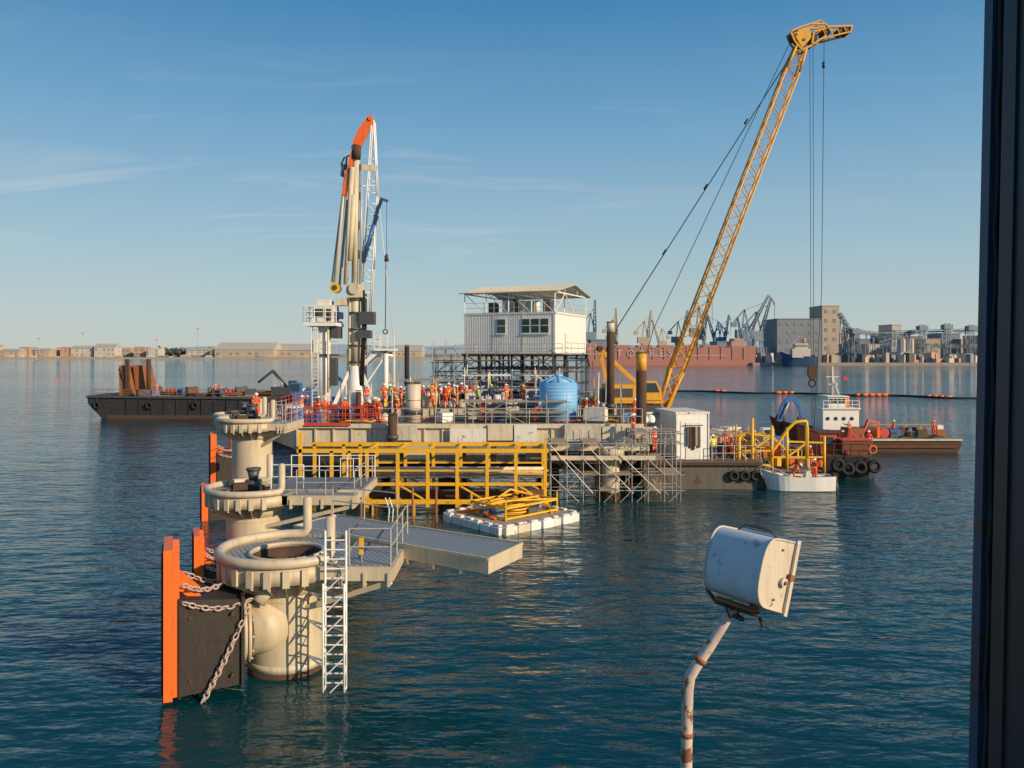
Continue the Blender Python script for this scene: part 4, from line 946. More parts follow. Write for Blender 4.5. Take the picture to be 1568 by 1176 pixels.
for i in range(60):
    x = RR.uniform(-15, 9); y = RR.uniform(58, 75); z = DK; hh = RR.uniform(1.8, 3.6)
    if any((x-a)**2+(y-c)**2 < r*r for a, c, r in occupied): continue
    b.tube((x, y, z), (x+RR.uniform(-.1, .1), y, z+hh), RR.choice([.03, .04, .06]), RR.choice(['steel', 'white', 'yellow', 'rusto', 'steeld']), 6)
for i in range(14):
    x = RR.uniform(-14, 6); y = RR.uniform(58, 61); b.path([(x+k*.4, y+.2*math.sin(k*2+i), DK+.12+.15*abs(math.sin(k*1.3+i))) for k in range(8)], .05, RR.choice(['black', 'yellow', 'orange', 'blue']), 6)
b.obj('stanchions_and_hoses')
e = empty('site_cabin'); b = MB(); bc = V((X(1035, 59), 59, 0)); d1 = V((.985, .17, 0)); d2 = V((-.17, .985, 0))
def Kb(b, a0, a1, c0, c1, z0, z1, m): b.ext([bc+d1*a0+d2*c0+V((0, 0, z0)), bc+d1*a1+d2*c0+V((0, 0, z0)), bc+d1*a1+d2*c1+V((0, 0, z0)), bc+d1*a0+d2*c1+V((0, 0, z0))], (0, 0, z1-z0), m)
Kb(b, 0, 2.6, 0, 4.4, 2.05, 5.45, 'white'); Kb(b, -.05, 2.65, -.05, 4.45, 5.452, 5.6, 'whitew')
for i in range(14): Kb(b, -.05, -.004, .15+i*.3, .28+i*.3, 2.2, 5.3, 'white')
for a in (0, 2.5): Kb(b, a, a+.1, -.07, -.003, 2.05, 5.45, 'whitew')
b.obj('walls', e); b = MB()
Kb(b, .75, 1.95, -.05, -.004, 2.1, 4.8, 'whitew')
for i, m in enumerate(['steeld', 'rustd', 'black', 'wood', 'steeld']): Kb(b, .8+i*.22, .97+i*.22, -.18, -.06, 3.1-.15*(i % 3), 4.5, m)
b.tube(bc+d1*.5-d2*.1+V((0, 0, 4.6)), bc+d1*2.1-d2*.1+V((0, 0, 4.6)), .03, 'steeld', 6); b.obj('door_and_clothes', e)

# right barge
b = MB()
b.prism([(9.6, 59.9), (18.3, 59.4), (22, 64), (22, 78), (10, 80)], -1.2, 1.95, 'hullg'); b.prism([(9.9, 60.1), (18.1, 59.6), (21.8, 64.1), (21.8, 77.8), (10, 79.8)], 1.951, 1.98, 'deck')
for i in range(7): x = 11+i*1.15; b.bx(x, x+.1, 59.35, 59.95, -.3, 1.9, 'hullg')
b.bx(9.7, 18.3, 58.5, 59.9, 1.3, 2.0, 'hullg')
b.prism([(9.7, 58.4), (18.0, 58.4), (18.0, 59.5), (9.7, 59.5)], -1.1, 1.3, 'hullg')
b.beam((9.7, 58.35, 1.85), (18.3, 58.35, 1.85), .2, 'rustd'); b.obj('work_barge')
for x in (16.2, 17.0, 17.8): b = MB(); tire(b, (x, 58.2, 1.0), .42, (0, 1, 0)); b.tube((x, 58.25, 1.3), (x, 58.3, 1.9), .02, 'cable', 4); b.obj('tyre_fender')
b = MB(); rail(b, [(14.8, 59.0, 2.0), (18.2, 59.3, 1.98), (21.8, 64, 1.98)], 'steel', 1.1, .8, .03); scaffold(b, 17.2, 19.5, 60.2, 62, 1.98, 3.7, 1.1, .9, .8, m='yellow', seed=41, r=.05, deck=False)
scaffold(b, 15.2, 17.2, 60.5, 62, 1.98, 3.9, 1.0, .9, .9, m='steel', seed=42, r=.03); b.obj('barge_railing')
for i in range(30):
    x = RR.uniform(15.3, 21.3); y = RR.uniform(61, 76); k = RR.random()
    if k < .3: genset(x, y, 1.98, RR.choice(cols), RR.random()*3, .8)
    elif k < .5: drums(x, y, 1.98, 3, RR.choice(['blue', 'orange']))
    elif k < .65: ibc(x, y, 1.98)
    elif k < .8: bags(x, y, 1.98, 3, RR.choice(['yellow', 'white']))
    else: crate(x, y, 1.98, 1.2, RR.choice(cols), RR.random()*3)

# yellow survey frame barge
b = MB(); d = 60
for u, vt, vb in ((1132, 668, 735), (1152, 640, 735), (1182, 652, 735), (1205, 655, 720), (1235, 645, 715), (1262, 668, 725)):
    b.tube(P(u, vb, d), P(u, vt, d), .12, 'yellow', 10)
b.path([P(1182, 700, d), P(1183, 690, d), P(1208, 655, d), P(1218, 646, d), P(1234, 645, d), P(1236, 655, d), P(1236, 700, d)], .13, 'yellow', 10)
for a in ((1132, 690, 1182, 690), (1132, 712, 1182, 712), (1132, 735, 1182, 722), (1150, 665, 1182, 668), (1182, 700, 1262, 700), (1205, 676, 1262, 678), (1132, 690, 1152, 712), (1182, 668, 1205, 690), (1150, 690, 1182, 668), (1205, 700, 1235, 678)):
    b.beam(P(a[0], a[1], d), P(a[2], a[3], d), .13, 'yellow')
    b.beam(P(a[0], a[1], d+2), P(a[2], a[3], d+2), .13, 'yellow')
for u in (1132, 1182, 1236): b.tube((X(u, d), d+2, -.2), (X(u, d), d+2, Z(690, d)), .1, 'yellow', 8); b.beam(P(u, 712, d), P(u, 712, d)+V((0, 2, 0)), .12, 'yellow')
b.bx(X(1150, d), X(1262, d), d+.2, d+4.5, .1, 1.0, 'hull'); b.bx(X(1151, d), X(1260, d), d+.3, d+4.4, 1.002, 1.05, 'deck')
rail(b, [(X(1150, d), d+4.4, 1.05), (X(1260, d), d+4.4, 1.05)], 'yellow', 1.1, .9, .04); b.obj('gantry_pontoon')
for i in range(9):
    x = RR.uniform(X(1155, d), X(1250, d)); y = d+RR.uniform(.9, 3.6)
    RR.choice([lambda: genset(x, y, 1.05, RR.choice(cols), RR.random()*3, .6), lambda: crate(x, y, 1.05, .8, RR.choice(cols), RR.random()), lambda: drums(x, y, 1.05, 2, 'yellow'), lambda: bags(x, y, 1.05, 3, 'orange')])()
b = MB(); T = hull(b, 'white', (23.3, 57.9, 0), math.pi*.985, 5.2, 2.0, .55, .55, 'creamw', .45, .4)
for i, l_ in enumerate((1.0, 2.2, 3.3)): b.ext([T(l_, -.85, .8), T(l_+.3, -.85, .8), T(l_+.3, .85, .8), T(l_, .85, .8)], (0, 0, .05), 'wood')
b.box(T(-.15, 0, .9), (.35, .4, .7), 'black'); b.path([T(-.2, 0, .9), T(-.35, 0, .2), T(-.35, 0, -.3)], .08, 'steeld', 6)
b.ext([T(1.6, -.3, .6), T(2.1, -.3, .6), T(2.0, -.3, 1.4), T(1.7, -.3, 1.5)], T(0, .7, 0)-T(0, 0, 0), 'whitew'); b.path([T(3.0, -.8, .95), T(4.2, -.55, 1.6), T(5.0, 0, 1.75), T(4.2, .55, 1.6), T(3.0, .8, .95)], .03, 'steel', 6)
for i in range(6): b.box(T(.6+i*.6, .2*(-1)**i, .8), (.4, .4, .35), R.choice(['orange', 'blue', 'yellow', 'steeld']), i)
b.obj('small_boat')
b = MB(); T = hull(b, 'steeld', (X(1170, 59), 58.6, 0), math.pi*.8, 2.6, 1.2, .35, .3, 'creamw', .3, .3); b.box(T(1, 0, .6), (.5, .8, .3), 'white'); b.torus(T(1.5, 0, .5), .3, .08, 'white'); b.obj('dinghy')
b = MB(); d = 63.2; x0, x1 = X(1255, d), X(1348, d)
b.prism([(x0, d+.6), (x1-1, d-.3), (x1, d+1), (x1+.3, d+9), (x0, d+9)], -1, 1.7, 'hull'); b.prism([(x0+.2, d+.9), (x1-1.1, d), (x1-.2, d+1.1), (x1, d+8.8), (x0+.2, d+8.8)], 1.701, 1.73, 'rust')
b.bx(x1-2.5, x1-.2, d+1.2, d+2.6, 1.74, 2.9, 'rust'); b.bx(x1-2.6, x1-.1, d+1.1, d+2.7, 2.902, 3.0, 'red'); b.bx(x0+.8, x0+2.2, d+2, d+4, 1.74, 3.4, 'red'); b.bx(x0+.6, x0+2.4, d+1.8, d+4.2, 3.402, 3.5, 'rustd')
b.bx(x0+1, x0+1.9, d+1.95, d+1.99, 2.4, 3.1, 'glass')
b.beam((x0+2.6, d+1, 1.8), (x1-1.4, d+2.5, 3.6), .18, 'red'); b.beam((x1-1.4, d+2.5, 3.6), (x1-.8, d+2.5, 3), .15, 'red'); b.tube((x0+.4, d+1, 1.7), (x0+.4, d+1, 3.2), .08, 'rustd', 8)
rail(b, [(x0, d+.7, 1.73), (x1-1, d-.2, 1.73)], 'rustd', 1.0, 1.2, .04); b.torus((x1-.75, d-.3, 2.35), .30, .07, 'orange', nrm=(0, 1, 0)); b.obj('mooring_barge')
for u, v in ((1298, 718), (1317, 716), (1339, 714), (1283, 712)):
    b = MB(); p = P(u, v, d-.75); tire(b, p, .56, (.1, 1, 0)); b.tube(p+V((0, .1, .5)), p+V((0, .3, 1.2)), .03, 'cable', 4); b.obj('tyre_fender')
e = empty('tug_boat'); b = MB(); d = 86; T = hull(b, 'rust', (X(1335, d), d, 0), math.pi*.99, 11, 4.5, 1.2, 1.4, 'deck', .6); 
b.torus(T(9.8, 0, 2.4), .8, .3, 'black', nrm=(1, 0, 0)); b.obj('hull', e); b = MB(); xa, xb = X(1252, d), X(1306, d)
b.bx(xa, xb, d-1.5, d+1.5, 1.3, 4.0, 'white'); b.bx(xa-.15, xb+.15, d-1.7, d+1.7, 4.002, 4.1, 'white'); b.bx(xa+.7, xa+2.6, d-1.2, d+1.2, 4.11, 5.3, 'white'); b.bx(xa+.5, xa+2.8, d-1.4, d+1.4, 5.302, 5.4, 'white')
for k in range(4): b.bx(xa+.8+k*.45, xa+1.15+k*.45, d-1.24, d-1.205, 4.6, 5.1, 'glass')
for k in range(4): b.tube((xa+.5+k*.85, d-1.55, 3.0), (xa+.5+k*.85, d-1.5, 3.0), .2, 'glass', 12)
b.tube((xa+1.6, d, 5.4), (xa+1.6, d, 8.5), .08, 'white', 8); b.beam((xa+.9, d, 7.4), (xa+2.3, d, 7.4), .07, 'white'); b.beam((xa+1.6, d, 7.5), (xa+2.3, d, 5.5), .07, 'white'); b.box((xa+1.6, d-.2, 6.6), (.9, .15, .15), 'white')
b.tube((xa+3.1, d, 4.1), (xa+3.1, d, 5.3), .3, 'orange', 14); rail(b, [(xa, d-1.6, 4.1), (xb, d-1.6, 4.1)], 'white', .8, .8, .03)
b.tube((xa+2.4, d-1, 5.4), (xa+2.4, d-1, 7.6), .03, 'steeld', 5); b.ext([(xa+2.4, d-1, 7.5), (xa+2.9, d-1, 7.4), (xa+2.9, d-1, 7.0), (xa+2.4, d-1, 7.1)], (0, .02, 0), 'red'); b.obj('superstructure', e)
b = MB(); d = 80; x0, x1 = X(1318, d), X(1472, d)
b.ext([(x0, d, 1.3), (x0, d, -1), (x1-1, d, -1), (x1, d, .6), (x1, d, 1.3)], (0, 5, 0), 'rustd'); b.bx(x0, x1-.1, d+.1, d+4.9, 1.301, 1.34, 'deck'); b.beam((x0, d-.1, 1.25), (x1, d-.1, 1.25), .18, 'creamw'); b.beam((x0, d-.1, .55), (x1-.5, d-.1, .55), .15, 'rust')
b.bx(x1-1.4, x1-.4, d+2, d+3, 1.35, 2.1, 'rusto'); b.bx(x1-1.2, x1-.6, d+2.2, d+2.8, 2.102, 2.5, 'white'); b.tube((x1-2.5, d+2, 1.34), (x1-2.5, d+2, 2.1), .25, 'steeld', 12); b.tube((x0+3, d+1.3, 1.8), (x0+3, d+3.5, 1.8), .5, 'red', 16); b.bx(x0+2.2, x0+2.5, d+1.2, d+3.6, 1.35, 2.4, 'orange')
b.beam((x0+.5, d+1, 1.4), (x0+1.4, d+1.5, 3.1), .2, 'red'); b.beam((x0+1.4, d+1.5, 3.1), (x0+2.6, d+1.5, 2.8), .2, 'orange'); b.bx(x0-.8, x0+.8, d+1, d+3, 1.35, 2.3, 'rusto')
rail(b, [(x0+3.5, d+4.8, 1.34), (x1, d+4.8, 1.34)], 'yellowc', 1.0, 1.5, .04); pts = [(x0+4+i*.5, d+.4+.15*math.sin(i*1.7), 1.45+.1*math.sin(i)) for i in range(10)]; b.path(pts, .08, 'black', 6); b.obj('flat_barge')
for i in range(9):
    x = RR.uniform(x0+3.5, x1-2); y = d+RR.uniform(1, 4); RR.choice([lambda: genset(x, y, 1.34, RR.choice(['steeld', 'rust', 'blue']), 0, .5), lambda: crate(x, y, 1.34, .6, RR.choice(['steeld', 'rust', 'wood']), RR.random()), lambda: drums(x, y, 1.34, 2, 'steeld')])()
b = MB(); d = 66; x = X(1192, d)
b.box((x-.3, d+.5, 2.5), (2.2, 2, .9), 'blue'); b.box((x-.9, d+.2, 3.3), (.9, 1, .9), 'white'); b.box((x-.9, d-.32, 3.35), (.7, .04, .6), 'glass'); b.box((x-.3, d-.3, 2.1), (2.6, .5, .4), 'steeld'); b.box((x-.3, d+1.4, 2.1), (2.6, .5, .4), 'steeld')
pt = [P(1193, 645, d), P(1198, 622, d), P(1212, 608, d), P(1222, 618, d), P(1228, 640, d)]
for p, q, w_ in zip(pt[:-1], pt[1:], (.4, .42, .34, .25)): b.beam(p, q, w_*.8, 'blue', w_)
b.tube(P(1195, 640, d)+V((0, -.3, 0)), P(1206, 616, d)+V((0, -.3, 0)), .08, 'steel', 8); b.ext([P(u, v, d)+V((0, -.3, 0)) for u, v in ((1222, 638), (1232, 640), (1233, 652), (1222, 650))], (0, .6, 0), 'steeld'); b.obj('excavator')

# ------------------------------------------------------------ left barge
b = MB(); d = 121
x0 = X(133, d); x1 = X(460, d)
b.ext([(x0+3, d, -1), (x1, d, -1), (x1, d, 3.0), (x0+4, d, 3.2), (x0, d, 3.5), (x0+.2, d, 2.2), (x0+2, d, .3)], (0, 12, 0), 'hull')
b.bx(x0+3, x1, d-.06, d-.01, -.5, .5, 'rustd'); b.bx(x0+4, x1, d+.1, d+11.9, 3.21, 3.25, 'deck'); b.beam((x0, d-.15, 3.35), (x1, d-.15, 3.0), .3, 'steeld')
for i in range(14): x = x0+6+i*1.9; b.bx(x, x+.15, d-.15, d-.02, .6, 2.9, 'hull')
rail(b, [(x0+1, d+.3, 3.3), (x1, d+.3, 3.2)], 'rusto', 1.1, 2.2, .04)
b.obj('cargo_barge')
for u in (150, 230, 300): b = MB(); tire(b, (X(u, d), d-.35, 2.0), .6, (0, 1, 0)); b.tube((X(u, d), d-.3, 2.4), (X(u, d), d-.2, 3.3), .04, 'cable', 4); b.obj('tyre_fender')
b = MB()
b.ext([(X(168, d), d+3, 3.3), (X(190, d), d+3, 3.3), (X(178, d), d+3, 8), (X(167, d), d+3, 8)], (0, 5, 0), 'rusto'); b.beam((X(182, d), d+2.8, 3.3), (X(181, d), d+2.8, 9), .5, 'rustd')
b.ext([(X(190, d), d+4, 3.3), (X(207, d), d+4, 3.3), (X(196, d), d+4, 8), (X(184, d), d+4, 8)], (0, 4, 0), 'rusto'); b.tube((X(214, d), d+3, 3.3), (X(214, d), d+3, 9), .35, 'rustd', 10); b.beam((X(168, d), d+2.9, 7.5), (X(190, d), d+2.9, 3.4), .3, 'rustd'); b.obj('bow_ramp')
for i in range(34):
    x = RR.uniform(x0+7, x1); y = d+RR.uniform(1, 9)
    RR.choice([lambda: genset(x, y, 3.25, RR.choice(['blue', 'rust', 'steeld', 'orange', 'whitew']), RR.random(), .9), lambda: crate(x, y, 3.25, 1.2, RR.choice(['rust', 'blue', 'steeld']), RR.random()), lambda: drums(x, y, 3.25, 3, 'red'), lambda: reel(x, y, 3.25, 'blue'), lambda: pipes(x, y, 3.25, 8, 5, 'rust', .1)])()
def boomcrane(x, y, z, m, s=1.0, dirn=1):
    b = MB(); b.box((x, y, z+.4*s), (4*s, 2.5*s, .8*s), 'steeld'); b.box((x-.4*s*dirn, y, z+1.4*s), (3*s, 2*s, 1.1*s), m); b.box((x+.9*s*dirn, y-.5*s, z+2.3*s), (1*s, .9*s, 1.1*s), m); b.box((x+.9*s*dirn, y-.97*s, z+2.4*s), (.8*s, .04, .7*s), 'glass')
    b.beam((x, y, z+1.8*s), (x-2*s*dirn, y, z+4.2*s), .4*s, m); b.beam((x-2*s*dirn, y, z+4.2*s), (x-4*s*dirn, y, z+2.6*s), .3*s, m); b.tube((x-.2*s, y-.3, z+2*s), (x-1.4*s*dirn, y-.3, z+3.2*s), .1*s, 'steel', 8)
    for k in range(5): b.tube((x-1.6*s+k*.8*s, y-1.3*s, z+.35*s), (x-1.6*s+k*.8*s, y-1.2*s, z+.35*s), .3*s, 'rustd', 12)
    b.obj('excavator')
boomcrane(X(470, 95), 95, 3.0, 'blue', 1.2, -1); boomcrane(X(440, 110), 110, 3.3, 'steeld', 1.0, 1)
b = MB(); b.bx(X(425, 92), X(560, 92), 90, 100, -1, 3.0, 'hull'); b.bx(X(426, 92), X(559, 92), 90.1, 99.9, 3.001, 3.03, 'deck'); rail(b, [(X(425, 92), 90.1, 3), (X(560, 92), 90.1, 3)], 'white', 1.1, 1.5, .04); b.obj('support_barge')

# ------------------------------------------------------------ floating pontoon
e = empty('floating_pontoon'); b = MB(); n_, l2, r2, bk = V((-.5, 43.6, 0)), V((-4.1, 47.8, 0)), V((3.96, 47.6, 0)), V((.36, 51.9, 0))
cp = (n_+l2+r2+bk)/4
b.prism([tuple((cp+(p-cp)*.93)[:2]) for p in (n_, r2, bk, l2)], -.15, .38, 'steeld')
b.prism([tuple((cp+(p-cp)*.90)[:2]) for p in (n_, r2, bk, l2)], .382, .44, 'wood'); b.obj('pontoon_deck', e)
b = MB()
for p, q in ((n_, r2), (n_, l2), (l2, bk), (r2, bk)):
    f_ = 0.01; a = math.atan2(q.y-p.y, q.x-p.x); tot = (q-p).length
    while f_ < .93:
        ln = R.uniform(.55, .95); c = p.lerp(q, f_+ln/2/tot)+V((R.uniform(-.05, .05), R.uniform(-.05, .05), 0)); f_ += (ln+.06)/tot
        b.box((c.x, c.y, .12+R.random()*.05), (ln, .5, .55), R.choice(['whitew', 'white', 'whitew', 'creamw']), a)
        b.box((c.x, c.y, .47), (ln*.7, .3, .12), 'whitew', a)
fo = b.obj('float_blocks', e); bv = fo.modifiers.new('Bevel', 'BEVEL'); bv.width = .07; bv.segments = 2
b = MB(); f0 = cp+V((.3, .2, 0))
def F_(a, c, z): return f0+V((.728, .686, 0))*a+V((-.65, .76, 0))*c+V((0, 0, z))
ax = [(-2.2, -1.6), (2.0, -1.6), (2.0, 1.6), (-2.2, 1.6)]
for z in (.55, 1.15):
    for i in range(4): b.beam(F_(*ax[i], z), F_(*ax[(i+1) % 4], z), .10, 'yellow')
for i in range(4): b.beam(F_(*ax[i], .4), F_(*ax[i], 1.6), .10, 'yellow')
b.beam(F_(-2.2, -1.6, 1.6), F_(2, -1.6, 1.2), .08, 'yellow'); b.beam(F_(-2.2, 0, 1.15), F_(2, 0, 1.15), .10, 'yellow'); b.beam(F_(0, -1.6, 1.15), F_(0, 1.6, 1.15), .10, 'yellow')
b.obj('yellow_frame', e); b = MB()
for k in range(7): b.torus(F_(-.5+.1*math.sin(k*2), .1*math.cos(k*3), .55+.09*k), 1.1-.05*(k % 3), .06, 'yellow', n=28, k=6)
b.path([F_(-.5, 1.1, 1.2), F_(.8, 1.4, 1.5), F_(2, .5, 1.1), F_(2.4, -.5, .5), F_(1.2, -1.9, .5)], .07, 'yellow', 8)
b.path([F_(-2.5, -1, .5), F_(-2.2, 1, .7), F_(-3, 2, .5)], .08, 'orange', 8); b.obj('hose_coil', e)
for i in range(7): crate(*(F_(RR.uniform(-2.4, 2.4), RR.uniform(-1.8, 1.8), 0)[:2]), .44, .45, RR.choice(['blue', 'orange', 'steel', 'steeld']), RR.random())
b = MB()
for u, v in ((553, 815), (632, 790), (668, 792)):
    p = P(u, v, 47); b.tube((p.x, 47, -1), (p.x, 47, 2.0), .07, 'rusto', 8)
for u in (594, 600): b.path([P(u, 810, 40), P(u+2, 780, 40), P(u-4, 762, 40)], .03, 'white', 6)
b.obj('marker_poles')

# ------------------------------------------------------------ people
def make_person(key, pose, suit, helm):
    J = dict(pel=(0, 0, .95), sp=(0, 0, 1.15), ch=(0, 0, 1.36), nk=(0, 0, 1.50), hd=(0, -.01, 1.60), ht=(0, -.01, 1.70))
    hips = .1; sh = .19
    arms = {'stand': [((.25, .03, 1.16), (.26, -.05, .92)), ((-.25, .03, 1.16), (-.26, -.05, .92))],
            'walk': [((.25, .12, 1.17), (.25, .10, .95)), ((-.25, -.08, 1.17), (-.24, -.25, 1.0))],
            'work': [((.25, -.10, 1.17), (.14, -.35, 1.15)), ((-.25, -.10, 1.17), (-.12, -.36, 1.12))],
            'hips': [((.40, .08, 1.2), (.22, -.08, 1.05)), ((-.25, .03, 1.16), (-.26, -.05, .92))],
            'point': [((.32, -.22, 1.38), (.36, -.48, 1.45)), ((-.25, .03, 1.16), (-.26, -.05, .92))],
            'bend': [((.22, -.42, .98), (.14, -.52, .74)), ((-.22, -.42, .98), (-.14, -.55, .76))]}[pose]
    legs = {'walk': [((.1, -.16, .52), (.1, -.22, .09)), ((-.1, .05, .5), (-.1, .30, .16))],
            'bend': [((.13, -.12, .5), (.13, .02, .09)), ((-.13, -.12, .5), (-.13, .02, .09))]}.get(pose, [((.12, -.02, .5), (.13, .02, .09)), ((-.12, -.02, .5), (-.14, .02, .09))])
    if pose == 'bend': J.update(sp=(0, -.1, 1.1), ch=(0, -.3, 1.22), nk=(0, -.42, 1.3), hd=(0, -.52, 1.34), ht=(0, -.59, 1.42))
    ch = V(J['ch'])
    vs = [J['pel'], J['sp'], J['ch'], J['nk'], J['hd'], J['ht']]; rad = [(.155, .12), (.15, .12), (.165, .125), (.06, .06), (.085, .1), (.07, .085)]
    ed = [(0, 1), (1, 2), (2, 3), (3, 4), (4, 5)]
    hands = []
    for sgn, (el, wr) in zip((1, -1), arms):
        s0 = ch+V((sgn*sh, 0, .06)); i = len(vs); el, wr = V(el), V(wr); pm = wr+(wr-el).normalized()*.07
        vs += [tuple(s0), tuple(el), tuple(wr), tuple(pm)]; rad += [(.08, .08), (.058, .058), (.042, .042), (.04, .028)]; ed += [(2, i), (i, i+1), (i+1, i+2), (i+2, i+3)]; hands.append((wr, pm, sgn))
    for sgn, (kn, an) in zip((1, -1), legs):
        i = len(vs); a = V(an); vs += [(sgn*hips, 0, .86), kn, an, tuple(a+V((0, -.15, -.04)))]; rad += [(.105, .105), (.08, .08), (.062, .062), (.05, .035)]; ed += [(0, i), (i, i+1), (i+1, i+2), (i+2, i+3)]
    me = bpy.data.meshes.new('sk'); me.from_pydata([tuple(v) for v in vs], ed, []); ob = bpy.data.objects.new('sk', me); scene.collection.objects.link(ob)
    sk = ob.modifiers.new('Skin', 'SKIN')
    for i, r_ in enumerate(rad): me.skin_vertices[0].data[i].radius = r_; me.skin_vertices[0].data[i].use_root = (i == 0)
    ss = ob.modifiers.new('Sub', 'SUBSURF'); ss.levels = 1; ss.render_levels = 1
    dg = bpy.context.evaluated_depsgraph_get(); ev = ob.evaluated_get(dg); m2 = bpy.data.meshes.new_from_object(ev)
    b = MB(); vv = [v.co.copy() for v in m2.vertices]
    groups = {}
    hdp = V(J['hd']); nk = V(J['nk'])
    for p in m2.polygons:
        c = p.center
        if c.z < .14 or (c-V(legs[1][1])).length < .12 or (c-V(legs[0][1])).length < .12: m = 'boot'
        elif (c-hdp).length < .19 and (c-nk).dot(hdp-nk) > 0: m = 'skin'
        elif any((c-pm).length < .075 for _, pm, _ in hands): m = 'skin'
        else: m = suit if c.z > .92 or suit != 'suity' else 'suitb'
        groups.setdefault(m, []).append(list(p.vertices))
    for m, fs in groups.items():
        used = sorted({i for f in fs for i in f}); mp_ = {q: i for i, q in enumerate(used)}
        b.add([vv[i] for i in used], [[mp_[i] for i in f] for f in fs], m, True)
    for wr, pm, sgn in hands:
        dr = (pm-wr).normalized(); s_, t_ = frame(dr)
        for i, ln in enumerate((.065, .078, .072, .055)):
            o_ = pm+s_*(i-1.5)*.021+dr*.02; k1 = o_+dr*ln*.5+t_*.006; k2 = o_+dr*ln*.9+t_*.03; b.path([o_, k1, k2], [.0095, .009, .007], 'skin', 6)
        o_ = wr+dr*.03+s_*.035; b.path([o_, o_+s_*.03+dr*.03, o_+s_*.035+dr*.065], [.011, .011, .008], 'skin', 6)
    hv = (V(J['ht'])-hdp).normalized(); hc = hdp+hv*.065
    f = V((0, -1, 0)) if pose != 'bend' else V((0, -.6, -.8))
    b.tube(hdp+f*.075+hv*.01, hdp+f*.115+hv*-.005, .018, 'skin', 6, r2=.01)
    for q in (-.035, .035): b.tube(hdp+f*.085+V((q, 0, 0))+hv*.03, hdp+f*.098+V((q, 0, 0))+hv*.03, .010, 'boot', 6)
    b.tube(hdp+f*.085-hv*.05-V((.03, 0, 0)), hdp+f*.085-hv*.05+V((.03, 0, 0)), .008, 'rust', 5)
    for q in (-.09, .09): b.tube(hdp+V((q, 0, 0)), hdp+V((q*1.15, .01, .02)), .025, 'skin', 6)
    k = len(b.v); b.dome((0, 0, 0), .135, .14, helm, 16, 4); b.tube((0, 0, -.008), (0, 0, .012), .15, helm, 16); b.path([(0, -.12, .0), (0, -.19, -.01)], [.07, .03], helm, 8)
    q = V((0, 0, 1)).rotation_difference(hv)
    for i in range(k, len(b.v)): b.v[i] = tuple(q @ V(b.v[i])+hc)
    o2 = b.obj('proto'); me2 = o2.data; me2.name = 'worker_'+key
    bpy.data.objects.remove(o2); bpy.data.objects.remove(ob); return me2
pm = [make_person('a', 'stand', 'suit', 'helmw'), make_person('b', 'walk', 'suit', 'helmy'), make_person('c', 'work', 'suit', 'helmw'), make_person('d', 'hips', 'suity', 'helmw'),
      make_person('e', 'bend', 'suit', 'helmw'), make_person('f', 'point', 'suit', 'helmw'), make_person('g', 'stand', 'suitb', 'helmy')]
def worker(x, y, z, k=None, rot=None, s=None):
    s = s or RR.uniform(.94, 1.05)
    o = bpy.data.objects.new('worker', pm[k if k is not None else RR.choice([0, 0, 1, 2, 2, 0, 4, 5, 6, 0, 1, 3])]); scene.collection.objects.link(o)
    o.location = (x, y, z); o.rotation_euler = (0, 0, RR.uniform(0, 6.28) if rot is None else rot); o.scale = (s, s, s)
zd = DK+.03
for u, d_ in ((462, 62), (470, 64.5), (497, 60), (528, 60), (556, 61.5), (565, 63), (574, 60.5), (606, 61.4), (893, 60.5), (898, 60.2), (905, 61.1), (972, 59.3), (488, 62.6), (580, 58.6), (740, 59), (820, 59), (905, 63)):
    worker(X(u, d_), d_, zd)
for u, d_ in ((562, 64.4), (588, 65), (597, 63), (604, 66), (614, 62.5), (648, 62.8), (655, 65.4), (661, 62.5), (668, 64.7), (674, 68.5), (682, 62.6), (687, 66), (695, 64.5), (700, 62.6), (707, 66.6), (713, 64), (722, 68), (731, 62.7), (752, 64.6), (775, 66.5), (801, 62.5), (640, 67), (700, 71), (664, 72)):
    worker(X(u, d_), d_, UD)
worker(X(968, 56), 55.6, 3.9+.1, 2); worker(X(1000, 56), 55.5, 3.0, 0)
for u, d_ in ((1092, 60.4), (1101, 62), (1112, 65), (1120, 60.6), (1134, 62.8), (1145, 61.2), (1128, 68)): worker(X(u, d_), d_, 1.98)
for u, d_ in ((1160, 61), (1205, 61.5), (1240, 62)): worker(X(u, d_), d_, 1.05)
for x, y, l_ in ((22.0, 57.9, 2), (20.4, 57.9, 4)): worker(x, y, .58, l_)
for u, d_ in ((1300, 81.5), (1430, 82), (1368, 82)): worker(X(u, d_), d_, 1.34)
worker(X(390, 50), 50.3, 5.7, 2); 
for u in (240, 330, 420): worker(X(u, 124), 124, 3.25)
for u in (1330, 1290): worker(X(u, 66), 66, 1.73)

# ------------------------------------------------------------ foreground floodlight
e = empty('floodlight'); c0 = P(1148, 868, 4.0)
a = V((.55, -.83, 0)).normalized(); f = V((.80, .53, -.30)).normalized(); a = (a-f*a.dot(f)).normalized(); u_ = a.cross(f).normalized()
if u_.z < 0: u_ = -u_
def G(x, y, z): return c0+f*x+a*y+u_*z
prof = []
for i in range(15):
    t = math.pi/2+math.pi*i/14; prof.append((-.03+.10*math.copysign(abs(math.cos(t))**.75, math.cos(t)), .165*math.copysign(abs(math.sin(t))**.7, math.sin(t))))
prof = [(.085, .17)]+prof+[(.085, -.17)]
b = MB(); hl = .17; n = len(prof)
vsA = [G(x, -hl, z) for x, z in prof]; vsB = [G(x, hl, z) for x, z in prof]
b.add(vsA+vsB, [[i, i+1, n+i+1, n+i] for i in range(n-1)], 'lampw', True)
b.add(vsA, [list(range(n))], 'lampe'); b.add(vsB, [list(range(n))[::-1]], 'lampe')
